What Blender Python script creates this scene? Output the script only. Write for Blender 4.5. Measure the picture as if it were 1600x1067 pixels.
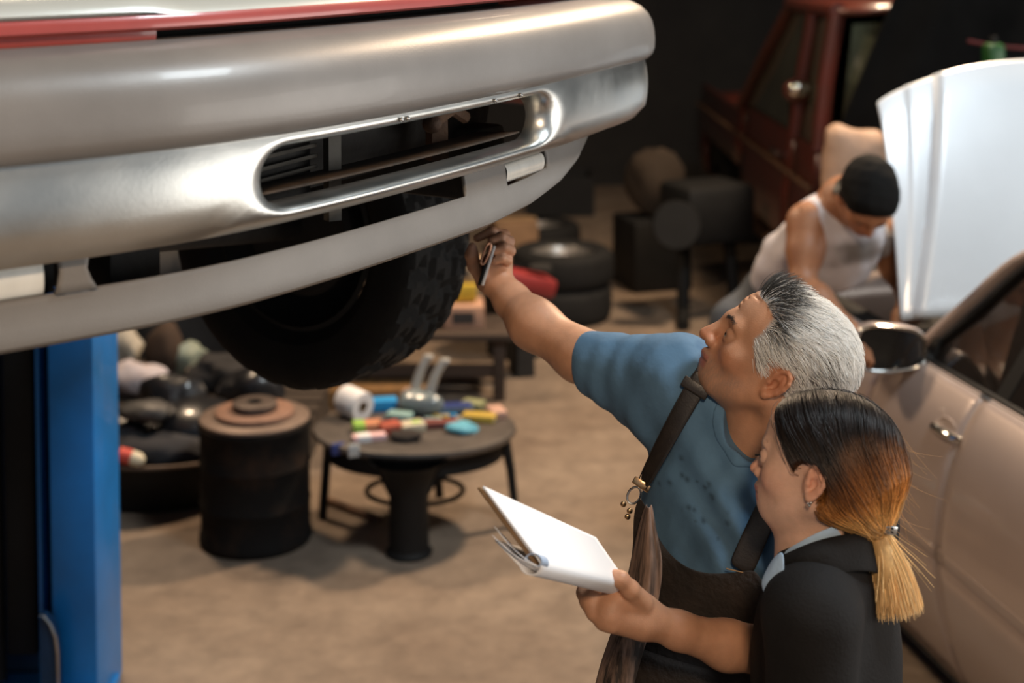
import bpy, bmesh, math, random
import numpy as np
from math import sin, cos, pi, radians, sqrt
from mathutils import Vector, Matrix
from mathutils.bvhtree import BVHTree

for o in list(bpy.data.objects):
    bpy.data.objects.remove(o)
random.seed(7)
DEBUG = False
rng = np.random.default_rng(7)
SC = bpy.context.scene
COL = SC.collection

# ------------------------------------------------------------------ camera
F = 2222.2          # focal length in pixels of the 1600 px wide frame (50 mm on 36 mm)
PIT = radians(3.0)
CH = 2.2            # camera height
PPY = 54.0          # row of the optical axis (frame is shifted down)
cam_d = bpy.data.cameras.new('camera')
cam = bpy.data.objects.new('camera', cam_d)
COL.objects.link(cam)
cam.location = (0, 0, CH)
cam.rotation_euler = (pi / 2 - PIT, 0, 0)
cam_d.lens = 50
cam_d.sensor_width = 36
cam_d.shift_y = -(533.5 - PPY) / 1600
cam_d.clip_start = .05
cam_d.dof.use_dof = True
cam_d.dof.focus_distance = 2.2
cam_d.dof.aperture_fstop = 2.9
SC.camera = cam

# ------------------------------------------------------------------ light
SC.view_settings.view_transform = 'Standard'
SC.view_settings.look = 'None'
SC.view_settings.gamma = 1
SC.view_settings.use_curve_mapping = False
SC.view_settings.exposure = 0.25
W = bpy.data.worlds.new('world')
SC.world = W
W.use_nodes = True
W.node_tree.nodes['Background'].inputs['Color'].default_value = (.80, .90, 1, 1)
W.node_tree.nodes['Background'].inputs['Strength'].default_value = .22


def area(name, loc, target, size, power, col, size_y=None, spread=pi):
    d = bpy.data.lights.new(name, 'AREA')
    d.energy = power
    d.color = col
    d.size = size
    if size_y:
        d.shape = 'RECTANGLE'
        d.size_y = size_y
    d.spread = spread
    o = bpy.data.objects.new(name, d)
    COL.objects.link(o)
    o.location = loc
    o.rotation_euler = (Vector(target) - Vector(loc)).to_track_quat('-Z', 'Y').to_euler()
    return o


WARM = (1, .74, .50)
COOL = (.84, .94, 1)
area('shop_lamp', (2.5, 7.3, 5.3), (-.3, 4.6, 0), .5, 360, WARM)
area('skylight', (2.6, 1.9, 5.7), (1.3, 3.2, .9), 1.2, 170, COOL)
area('front_lamp', (.2, -2.4, 4.3), (.4, 3.0, 1.2), .5, 100, WARM)
area('rear_lamp', (-2.2, 6.8, 4.4), (.5, 2.6, 1.0), .5, 125, WARM)
area('side_doorway', (6.7, 1.8, 1.5), (0, 2.2, 1.7), 5.5, 165, (1, .95, .88), 2.8)


# ------------------------------------------------------------------ helpers
def P(px, py, Z):
    x = (px - 800) / F * Z
    u = -(py - PPY) / F * Z
    return np.array([x, Z * cos(PIT) + u * sin(PIT), CH - Z * sin(PIT) + u * cos(PIT)])


def nrm(v):
    v = np.asarray(v, float)
    return v / np.linalg.norm(v)


def smooth(m, on=True):
    m.polygons.foreach_set('use_smooth', [on] * len(m.polygons))


def link(o, parent=None):
    COL.objects.link(o)
    if parent is not None:
        o.parent = parent
    return o


def tag(o, label=None, cat=None, group=None, kind=None):
    if label: o['label'] = label
    if cat: o['category'] = cat
    if group: o['group'] = group
    if kind: o['kind'] = kind
    return o


def empty(name, loc, label, cat, group=None, rz=0):
    o = bpy.data.objects.new(name, None)
    o.empty_display_size = .1
    link(o)
    o.location = loc
    o.rotation_euler = (0, 0, rz)
    return tag(o, label, cat, group)


def place(o, parent):
    """parent a world-built object under an Empty that sits elsewhere, keeping it in place"""
    o.parent = parent
    l = Vector(parent.location)
    o.matrix_parent_inverse = (Matrix.Translation(l) @ parent.rotation_euler.to_matrix().to_4x4()).inverted()
    return o


class MB:
    """collects simple shapes into one mesh"""
    def __init__(s):
        s.bm = bmesh.new()

    def box(s, c, size, rot=None, bev=0, taper=None):
        r = bmesh.ops.create_cube(s.bm, size=1)
        vs = r['verts']
        for v in vs:
            if taper and v.co.z > 0:
                v.co.x *= taper[0]; v.co.y *= taper[1]
            v.co = Vector((v.co.x * size[0], v.co.y * size[1], v.co.z * size[2]))
        if bev:
            es = list({e for v in vs for e in v.link_edges})
            rr = bmesh.ops.bevel(s.bm, geom=es, offset=bev, segments=2, profile=.5, affect='EDGES')
            vs = list({v for f in rr['faces'] for v in f.verts} | {v for v in vs if v.is_valid})
        M = rot.to_4x4() if rot is not None else Matrix()
        for v in vs:
            v.co = Vector(c) + (M @ v.co)
        return s

    def tube(s, pts, r, seg=10, cap=True, closed=False, flat=None):
        pts = [Vector(p) for p in pts]
        n = len(pts)
        rings = []
        up = Vector((0, 0, 1))
        for i, p in enumerate(pts):
            if closed:
                t = pts[(i + 1) % n] - pts[i - 1]
            else:
                t = pts[min(i + 1, n - 1)] - pts[max(i - 1, 0)]
            t.normalize()
            if i == 0:
                a = up if abs(t.z) < .9 else Vector((1, 0, 0))
                x = t.cross(a).normalized()
            else:
                x = (x - t * x.dot(t)).normalized()
            y = t.cross(x)
            rr = r[i] if hasattr(r, '__len__') else r
            f = flat or (1, 1)
            rings.append([s.bm.verts.new(p + (x * cos(k * 2 * pi / seg) * f[0] + y * sin(k * 2 * pi / seg) * f[1]) * rr) for k in range(seg)])
        m = n if closed else n - 1
        for i in range(m):
            A, B = rings[i], rings[(i + 1) % n]
            for k in range(seg):
                s.bm.faces.new((A[k], A[(k + 1) % seg], B[(k + 1) % seg], B[k]))
        if cap and not closed:
            s.bm.faces.new(rings[0][::-1])
            s.bm.faces.new(rings[-1])
        return s

    def lathe(s, prof, seg=32, M=None, cap=False, sx=1, sy=1):
        M = M or Matrix()
        rings = []
        for (r, z) in prof:
            rings.append([s.bm.verts.new(M @ Vector((r * cos(k * 2 * pi / seg) * sx, r * sin(k * 2 * pi / seg) * sy, z))) for k in range(seg)])
        for A, B in zip(rings[:-1], rings[1:]):
            for k in range(seg):
                s.bm.faces.new((A[k], A[(k + 1) % seg], B[(k + 1) % seg], B[k]))
        if cap:
            s.bm.faces.new(rings[0][::-1])
            s.bm.faces.new(rings[-1])
        return s

    def grid(s, rows, closed=False):
        V = [[s.bm.verts.new(Vector(p)) for p in r] for r in rows]
        for A, B in zip(V[:-1], V[1:]):
            n = len(A)
            for k in range(n if closed else n - 1):
                s.bm.faces.new((A[k], A[(k + 1) % n], B[(k + 1) % n], B[k]))
        return V

    def prism(s, poly, vec):
        a = [s.bm.verts.new(Vector(p)) for p in poly]
        b = [s.bm.verts.new(Vector(p) + Vector(vec)) for p in poly]
        n = len(a)
        s.bm.faces.new(a[::-1]); s.bm.faces.new(b)
        for k in range(n):
            s.bm.faces.new((a[k], a[(k + 1) % n], b[(k + 1) % n], b[k]))
        return s

    def sphere(s, c, r, sc=(1, 1, 1), sub=2):
        rr = bmesh.ops.create_icosphere(s.bm, subdivisions=sub, radius=r)
        for v in rr['verts']:
            v.co = Vector(c) + Vector((v.co.x * sc[0], v.co.y * sc[1], v.co.z * sc[2]))
        return s

    def build(s, name, mat, parent=None, sm=True, solid=0, sub=0, bevel=0, off=0, angle=40):
        me = bpy.data.meshes.new(name)
        bmesh.ops.recalc_face_normals(s.bm, faces=s.bm.faces)
        s.bm.to_mesh(me); s.bm.free()
        o = bpy.data.objects.new(name, me)
        me.materials.append(mat)
        COL.objects.link(o)
        if parent is not None:
            if parent.type == 'EMPTY' and (parent.location.length > 0 or parent.rotation_euler.z != 0):
                place(o, parent)
            else:
                o.parent = parent
        if sm:
            smooth(me)
            if not sub:
                try: me.set_sharp_from_angle(angle=radians(angle))
                except Exception: pass
        if solid:
            m = o.modifiers.new('s', 'SOLIDIFY'); m.thickness = solid; m.offset = off
        if bevel:
            m = o.modifiers.new('b', 'BEVEL'); m.width = bevel; m.segments = 2; m.limit_method = 'ANGLE'
        if sub:
            m = o.modifiers.new('u', 'SUBSURF'); m.levels = sub; m.render_levels = sub
        return o


def Rz(a): return Matrix.Rotation(a, 3, 'Z')
def Rx(a): return Matrix.Rotation(a, 3, 'X')
def Ry(a): return Matrix.Rotation(a, 3, 'Y')


# ------------------------------------------------------------------ materials
MATS = {}


def pbr(name, col, rough=.5, metal=0., var=.15, scale=8., bump=0., bscale=60., coat=0., col2=None, thr=None, spec=.5,
        attr=None, sss=0., stretch=None, rvar=0., sheen=0., alpha=None, emit=None, trans=0.):
    if name in MATS:
        return MATS[name]
    m = bpy.data.materials.new(name)
    m.use_nodes = True
    N = m.node_tree.nodes; L = m.node_tree.links
    b = N['Principled BSDF']
    b.inputs['Roughness'].default_value = rough
    b.inputs['Metallic'].default_value = metal
    b.inputs['Specular IOR Level'].default_value = spec
    b.inputs['Coat Weight'].default_value = coat
    b.inputs['Coat Roughness'].default_value = .08
    if sheen:
        b.inputs['Sheen Weight'].default_value = sheen
    if trans:
        b.inputs['Transmission Weight'].default_value = trans
    if sss:
        b.inputs['Subsurface Weight'].default_value = sss
        b.inputs['Subsurface Radius'].default_value = (1, .35, .18)
        b.inputs['Subsurface Scale'].default_value = .006
    if alpha is not None:
        b.inputs['Alpha'].default_value = alpha
    tc = N.new('ShaderNodeTexCoord')
    vec = tc.outputs['Object']
    if stretch:
        mp = N.new('ShaderNodeMapping'); mp.inputs['Scale'].default_value = stretch
        L.new(vec, mp.inputs['Vector']); vec = mp.outputs['Vector']
    nz = N.new('ShaderNodeTexNoise')
    nz.inputs['Scale'].default_value = scale; nz.inputs['Detail'].default_value = 6; nz.inputs['Roughness'].default_value = .6
    L.new(vec, nz.inputs['Vector'])
    rp = N.new('ShaderNodeValToRGB')
    lo, hi = thr or (.3, .7)
    rp.color_ramp.elements[0].position = lo; rp.color_ramp.elements[1].position = hi
    L.new(nz.outputs['Fac'], rp.inputs['Fac'])
    mx = N.new('ShaderNodeMix'); mx.data_type = 'RGBA'
    L.new(rp.outputs['Color'], mx.inputs['Factor'])
    if attr:
        at = N.new('ShaderNodeAttribute'); at.attribute_name = attr
        m2 = N.new('ShaderNodeMix'); m2.data_type = 'RGBA'; m2.blend_type = 'MULTIPLY'; m2.inputs['Factor'].default_value = 1
        mx.inputs['A'].default_value = (1 - var, 1 - var, 1 - var, 1); mx.inputs['B'].default_value = (1 + var, 1 + var, 1 + var, 1)
        L.new(at.outputs['Color'], m2.inputs['A']); L.new(mx.outputs['Result'], m2.inputs['B'])
        L.new(m2.outputs['Result'], b.inputs['Base Color'])
    else:
        c = col
        if col2 is None:
            a = [x * (1 - var) for x in c]; d = [min(1, x * (1 + var)) for x in c]
        else:
            a, d = c, col2
        mx.inputs['A'].default_value = (*a, 1); mx.inputs['B'].default_value = (*d, 1)
        L.new(mx.outputs['Result'], b.inputs['Base Color'])
        m.diffuse_color = (*c, 1)
    if rvar:
        mr = N.new('ShaderNodeMapRange'); mr.inputs['To Min'].default_value = max(0, rough - rvar); mr.inputs['To Max'].default_value = rough + rvar
        L.new(nz.outputs['Fac'], mr.inputs['Value']); L.new(mr.outputs['Result'], b.inputs['Roughness'])
    if bump:
        n2 = N.new('ShaderNodeTexNoise'); n2.inputs['Scale'].default_value = bscale; n2.inputs['Detail'].default_value = 4
        L.new(vec, n2.inputs['Vector'])
        bp = N.new('ShaderNodeBump'); bp.inputs['Strength'].default_value = bump; bp.inputs['Distance'].default_value = .01
        L.new(n2.outputs['Fac'], bp.inputs['Height']); L.new(bp.outputs['Normal'], b.inputs['Normal'])
    if emit:
        b.inputs['Emission Color'].default_value = (*emit[0], 1); b.inputs['Emission Strength'].default_value = emit[1]
    MATS[name] = m
    return m


# ------------------------------------------------------------------ distance-field sculpting (bodies, clothes)
def cap_(a, b, ra, rb, k=.01, op='u'):
    a = np.asarray(a, float); b = np.asarray(b, float)
    return dict(t='c', a=a, b=b, ra=ra, rb=rb, k=k, op=op)


def sph_(c, r, k=.01, op='u'):
    return cap_(c, c, r, r, k, op)


def ell_(c, r, R=None, k=.01, op='u'):
    return dict(t='e', c=np.asarray(c, float), r=np.asarray(r, float), R=np.eye(3) if R is None else np.asarray(R, float), k=k, op=op)


def pln_(p, n, k=0., op='i'):
    n = nrm(n)
    return dict(t='p', n=n, d=float(np.dot(n, p)), k=k, op=op)


def chain_(pts, rs, k=.01, op='u'):
    return [cap_(pts[i], pts[i + 1], rs[i], rs[i + 1], k, op) for i in range(len(pts) - 1)]


def xf(ops, R, o, s=1.):
    out = []
    R = np.asarray(R); o = np.asarray(o)
    for q in ops:
        q = dict(q)
        if q['t'] == 'c':
            q['a'] = o + R @ (q['a'] * s); q['b'] = o + R @ (q['b'] * s); q['ra'] *= s; q['rb'] *= s
        elif q['t'] == 'e':
            q['c'] = o + R @ (q['c'] * s); q['r'] = q['r'] * s; q['R'] = R @ q['R']
        else:
            p = o + R @ (q['n'] * q['d'] * s); q['n'] = R @ q['n']; q['d'] = float(np.dot(q['n'], p))
        q['k'] *= s
        out.append(q)
    return out


def prim(q, p):
    if q['t'] == 'c':
        ba = q['b'] - q['a']; pa = p - q['a']
        L2 = float(ba @ ba)
        if L2 < 1e-12:
            return np.sqrt((pa * pa).sum(-1)) - q['ra']
        h = np.clip(pa @ ba / L2, 0, 1)
        d = pa - h[..., None] * ba
        return np.sqrt((d * d).sum(-1)) - (q['ra'] + (q['rb'] - q['ra']) * h)
    if q['t'] == 'e':
        l = (p - q['c']) @ q['R']
        a = l / q['r']; b = a / q['r']
        k0 = np.sqrt((a * a).sum(-1)); k1 = np.sqrt((b * b).sum(-1)) + 1e-9
        return np.where(k0 < 1e-3, -q['r'].min(), k0 * (k0 - 1) / k1)
    return p @ q['n'] - q['d']


def comb(d, e, q):
    k = q['k']; op = q['op']
    if d is None:
        return e
    if op == 'u':
        if k <= 0: return np.minimum(d, e)
        h = np.clip(.5 + .5 * (e - d) / k, 0, 1)
        return e + (d - e) * h - k * h * (1 - h)
    if op == 's':
        e = -e
    if k <= 0: return np.maximum(d, e)
    h = np.clip(.5 - .5 * (e - d) / k, 0, 1)
    return e + (d - e) * h + k * h * (1 - h)


def field(ops, p, disp=None):
    d = None
    for q in ops:
        d = comb(d, prim(q, p), q)
    if disp is not None:
        d = d + disp(p)
    return d


def sculpt(name, ops, h, mat, parent=None, disp=None, colfn=None, lo=None, hi=None, smooth_it=1):
    """dual-contour the field of ops on a sparse grid of step h: one continuous mesh"""
    if lo is None:
        l = []; u = []
        for q in ops:
            if q['op'] != 'u': continue
            if q['t'] == 'c':
                l += [q['a'] - q['ra'], q['b'] - q['rb']]; u += [q['a'] + q['ra'], q['b'] + q['rb']]
            elif q['t'] == 'e':
                m = q['r'].max(); l.append(q['c'] - m); u.append(q['c'] + m)
        lo = np.min(l, 0); hi = np.max(u, 0)
    lo = np.asarray(lo) - .02; hi = np.asarray(hi) + .02
    B = 8
    bs = B * h; ss = 4 * bs
    n = np.ceil((hi - lo) / ss).astype(int)
    g = np.stack(np.meshgrid(*[np.arange(x) for x in n], indexing='ij'), -1).reshape(-1, 3)
    c = lo + (g + .5) * ss
    Rs = ss * .87
    d = field(ops, c)
    g = g[np.abs(d) < Rs * 1.5 + .02]
    sub = np.stack(np.meshgrid(*[np.arange(4)] * 3, indexing='ij'), -1).reshape(-1, 3)
    g = (g[:, None] * 4 + sub[None]).reshape(-1, 3)
    c = lo + (g + .5) * bs
    R = bs * .87
    D = np.stack([prim(q, c) for q in ops], 1)
    d = None
    for i, q in enumerate(ops):
        d = comb(d, D[:, i], q)
    act = np.abs(d) < R * 1.35 + .008
    g = g[act]; c = c[act]; D = D[act]
    isu = np.array([q['op'] == 'u' for q in ops]); iss = np.array([q['op'] == 's' for q in ops])
    ks = np.array([q['k'] for q in ops])
    mn = np.where(isu, D, 1e9).min(1)
    keep = np.where(isu, D < mn[:, None] + 2.3 * R + ks + .004, np.where(iss, D < R * 1.4 + ks + .004, True))
    corner = np.stack(np.meshgrid(*[np.arange(B + 1)] * 3, indexing='ij'), -1).reshape(-1, 3) * h
    V8 = np.empty((len(g), (B + 1) ** 3))
    for i in range(len(g)):
        p = lo + g[i] * bs + corner
        dd = None
        for j in np.nonzero(keep[i])[0]:
            q = ops[j]
            dd = comb(dd, prim(q, p), q)
        V8[i] = dd
    if disp is not None:
        CH_ = 4000
        for i in range(0, len(g), CH_):
            p = (lo + g[i:i + CH_, None] * bs + corner[None])
            V8[i:i + CH_] += disp(p.reshape(-1, 3)).reshape(p.shape[:2])
    V8 = V8.reshape(-1, B + 1, B + 1, B + 1)
    S = V8 < 0
    offs = [(0, 0, 0), (1, 0, 0), (0, 1, 0), (1, 1, 0), (0, 0, 1), (1, 0, 1), (0, 1, 1), (1, 1, 1)]
    cs = np.stack([S[:, a:a + B, b:b + B, e:e + B] for a, b, e in offs], -1)
    cnt = cs.sum(-1)
    idx = np.nonzero((cnt > 0) & (cnt < 8))
    val = np.stack([V8[idx[0], idx[1] + a, idx[2] + b, idx[3] + e] for a, b, e in offs], -1)
    gc = g[idx[0]] * B + np.stack(idx[1:], -1)
    acc = np.zeros((len(gc), 3)); num = np.zeros(len(gc))
    O = np.array(offs, float)
    for a in range(8):
        for b in range(a + 1, 8):
            if np.abs(O[a] - O[b]).sum() != 1: continue
            m = (val[:, a] < 0) != (val[:, b] < 0)
            t = np.where(m, val[:, a] / np.where(m, val[:, a] - val[:, b], 1), 0)
            acc += np.where(m[:, None], O[a] + t[:, None] * (O[b] - O[a]), 0)
            num += m
    vert = lo + (gc + acc / num[:, None]) * h
    dims = (n * 4 * B + 4).astype(np.int64)
    lin = (gc[:, 0].astype(np.int64) * dims[1] + gc[:, 1]) * dims[2] + gc[:, 2]
    order = np.argsort(lin)
    lin = lin[order]; vert = vert[order]; gc = gc[order]; val = val[order]

    def find(cc):
        q = (cc[:, 0].astype(np.int64) * dims[1] + cc[:, 1]) * dims[2] + cc[:, 2]
        i = np.clip(np.searchsorted(lin, q), 0, len(lin) - 1)
        return i, lin[i] == q
    quads = []
    for ax, ci in ((0, 1), (1, 2), (2, 4)):
        a, b = [(1, 2), (2, 0), (0, 1)][ax]
        m = (val[:, 0] < 0) != (val[:, ci] < 0)
        base = gc[m]; i0 = np.nonzero(m)[0]
        ea = np.zeros(3, int); ea[a] = 1
        eb = np.zeros(3, int); eb[b] = 1
        i1, k1 = find(base - ea); i2, k2 = find(base - ea - eb); i3, k3 = find(base - eb)
        ok = k1 & k2 & k3
        q = np.stack([i0, i1, i2, i3], 1)[ok]
        fl = (val[m][ok][:, 0] >= 0)
        q[fl] = q[fl][:, ::-1]
        quads.append(q)
    quads = np.concatenate(quads)
    lab = np.arange(len(vert))
    ea_ = quads[:, [0, 1, 2, 3]].ravel(); eb_ = quads[:, [1, 2, 3, 0]].ravel()
    while True:
        m_ = np.minimum(lab[ea_], lab[eb_]); l2 = lab.copy()
        np.minimum.at(l2, ea_, m_); np.minimum.at(l2, eb_, m_)
        l2 = l2[l2]; l2 = l2[l2]
        if (l2 == lab).all(): break
        lab = l2
    cn_ = np.bincount(lab, minlength=len(vert)); big = cn_.argmax()
    if DEBUG and (cn_ > 0).sum() > 1: print('PIECES', name, sorted(cn_[cn_ > 0])[::-1][:6])
    kv = lab == big
    remap = np.cumsum(kv) - 1
    quads = remap[quads[kv[quads[:, 0]]]]; vert = vert[kv]
    for _ in range(smooth_it):
        e = np.concatenate([quads[:, [0, 1]], quads[:, [1, 2]], quads[:, [2, 3]], quads[:, [3, 0]]])
        s = np.zeros_like(vert); w = np.zeros(len(vert))
        for x in range(3):
            s[:, x] = np.bincount(e[:, 0], vert[e[:, 1], x], len(vert)) + np.bincount(e[:, 1], vert[e[:, 0], x], len(vert))
        w = np.bincount(e[:, 0], None, len(vert)) + np.bincount(e[:, 1], None, len(vert))
        vert = .4 * vert + .6 * s / np.maximum(w, 1)[:, None]
    me = bpy.data.meshes.new(name)
    me.vertices.add(len(vert)); me.vertices.foreach_set('co', vert.astype(np.float32).ravel())
    me.loops.add(quads.size); me.loops.foreach_set('vertex_index', quads.astype(np.int32).ravel())
    me.polygons.add(len(quads)); me.polygons.foreach_set('loop_start', np.arange(0, quads.size, 4, dtype=np.int32))
    me.update(calc_edges=True)
    smooth(me)
    if colfn is not None:
        ca = me.attributes.new('col', 'FLOAT_COLOR', 'POINT')
        cc = np.ones((len(vert), 4), np.float32); cc[:, :3] = colfn(vert)
        ca.data.foreach_set('color', cc.ravel())
    me.materials.append(mat)
    o = bpy.data.objects.new(name, me)
    COL.objects.link(o)
    if parent is not None:
        place(o, parent)
    return o


def mesh_arrays(o):
    me = o.data
    v = np.empty(len(me.vertices) * 3, np.float32); me.vertices.foreach_get('co', v)
    nn = np.empty(len(me.vertices) * 3, np.float32); me.vertex_normals.foreach_get('vector', nn)
    return v.reshape(-1, 3).astype(float), nn.reshape(-1, 3).astype(float)


def bvh(o):
    me = o.data
    v = [x.co for x in me.vertices]
    return BVHTree.FromPolygons(v, [p.vertices[:] for p in me.polygons])


def shoot(tree, px, py, off=.004, fallback=2.2):
    """where the ray through a point of the photograph meets a surface (used to drape straps and cloth on it)"""
    p = P(px, py, 1.0)
    o = Vector((0, 0, CH)); d = (Vector(p) - o).normalized()
    h = tree.ray_cast(o, d)
    if h[0] is None:
        return np.array(P(px, py, fallback)), np.array([0, -1, 0])
    n = h[1]
    if n.dot(d) > 0: n = -n
    return np.array(h[0] + n * off), np.array(n)


def strands(name, pts, rad, cols, mat, parent=None, taper=.35):
    """pts (n,k,3), cols (n,k,3): hair curves"""
    n, k, _ = pts.shape
    hc = bpy.data.hair_curves.new(name)
    hc.add_curves([k] * n)
    hc.attributes['position'].data.foreach_set('vector', pts.astype(np.float32).ravel())
    r = np.asarray(rad, float)
    if r.ndim == 0: r = np.full(n, float(r))
    tp = np.linspace(1, taper, k)
    ra = hc.attributes.get('radius') or hc.attributes.new('radius', 'FLOAT', 'POINT')
    ra.data.foreach_set('value', (r[:, None] * tp[None]).astype(np.float32).ravel())
    ca = hc.attributes.new('col', 'FLOAT_COLOR', 'POINT')
    cc = np.ones((n, k, 4), np.float32); cc[..., :3] = cols
    ca.data.foreach_set('color', cc.ravel())
    hc.materials.append(mat)
    o = bpy.data.objects.new(name, hc)
    COL.objects.link(o)
    if parent is not None:
        place(o, parent)
    return o


def fbm(p, f, seed=0):
    """cheap smooth noise from summed sines"""
    r = np.random.default_rng(seed)
    s = 0
    for i in range(6):
        w = r.normal(size=3) * f * (1.5 ** (i % 3)); s = s + np.sin(p @ w + r.uniform(0, 6.28)) / (1.5 ** (i % 3))
    return s / 3


def sst(a, b, x):
    t = np.clip((x - a) / (b - a), 0, 1)
    return t * t * (3 - 2 * t)
# ================================================================== PEOPLE
SKIN = pbr('skin', (.5, .3, .2), .48, attr='col', var=.07, scale=60, bump=.10, bscale=420, sss=.12, spec=.45)
EYE = pbr('eyeball', (.75, .72, .68), .12, attr='col', var=.01, coat=.5)
HAIR = pbr('hair_strand', (.1, .1, .1), .36, attr='col', var=.02, spec=.35)
HAIRB = pbr('hair_body', (.1, .1, .1), .6, attr='col', var=.35, scale=220, stretch=(1, 1, .12), bump=.3, bscale=300)
SHIRT = pbr('blue_cotton', (.088, .180, .290), .9, attr='col', var=.18, scale=7, bump=.25, bscale=26)
DENIM = pbr('brown_black_denim', (.012, .0088, .0075), .82, col2=(.032, .021, .016), scale=16, bump=.35, bscale=90)
LEATHER = pbr('worn_brown_leather', (.016, .013, .012), .42, col2=(.034, .026, .021), scale=40, bump=.08, bscale=300)
BLAZER = pbr('black_wool', (.0085, .0075, .0075), .8, var=.2, scale=20, bump=.15, bscale=240, spec=.25)
LTBLUE = pbr('light_blue_cotton', (.42, .58, .78), .8, var=.08, scale=18, bump=.2, bscale=60)
BRASS = pbr('brass', (.62, .40, .22), .3, 1, var=.2, scale=40)
STEEL = pbr('steel', (.55, .55, .54), .25, 1, var=.15, scale=40)
SHOE = pbr('shoe_leather', (.02, .018, .016), .5, var=.2)
JEANS = pbr('grey_jeans', (.060, .070, .085), .85, var=.25, scale=14, bump=.2, bscale=80)
WTEE = pbr('white_cotton', (.62, .60, .62), .9, attr='col', var=.06, scale=14, bump=.2, bscale=30)


def catmull_(P_, n):
    P_ = np.array(P_, float)
    P2 = np.vstack([2 * P_[0] - P_[1], P_, 2 * P_[-1] - P_[-2]])
    out = []
    for i in range(len(P_) - 1):
        a, b, c, d = P2[i:i + 4]
        for t in np.linspace(0, 1, n, endpoint=False):
            out.append(.5 * ((2 * b) + (c - a) * t + (2 * a - 5 * b + 4 * c - d) * t * t + (3 * b - a - 3 * c + d) * t ** 3))
    out.append(P_[-1])
    return np.array(out)


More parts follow.
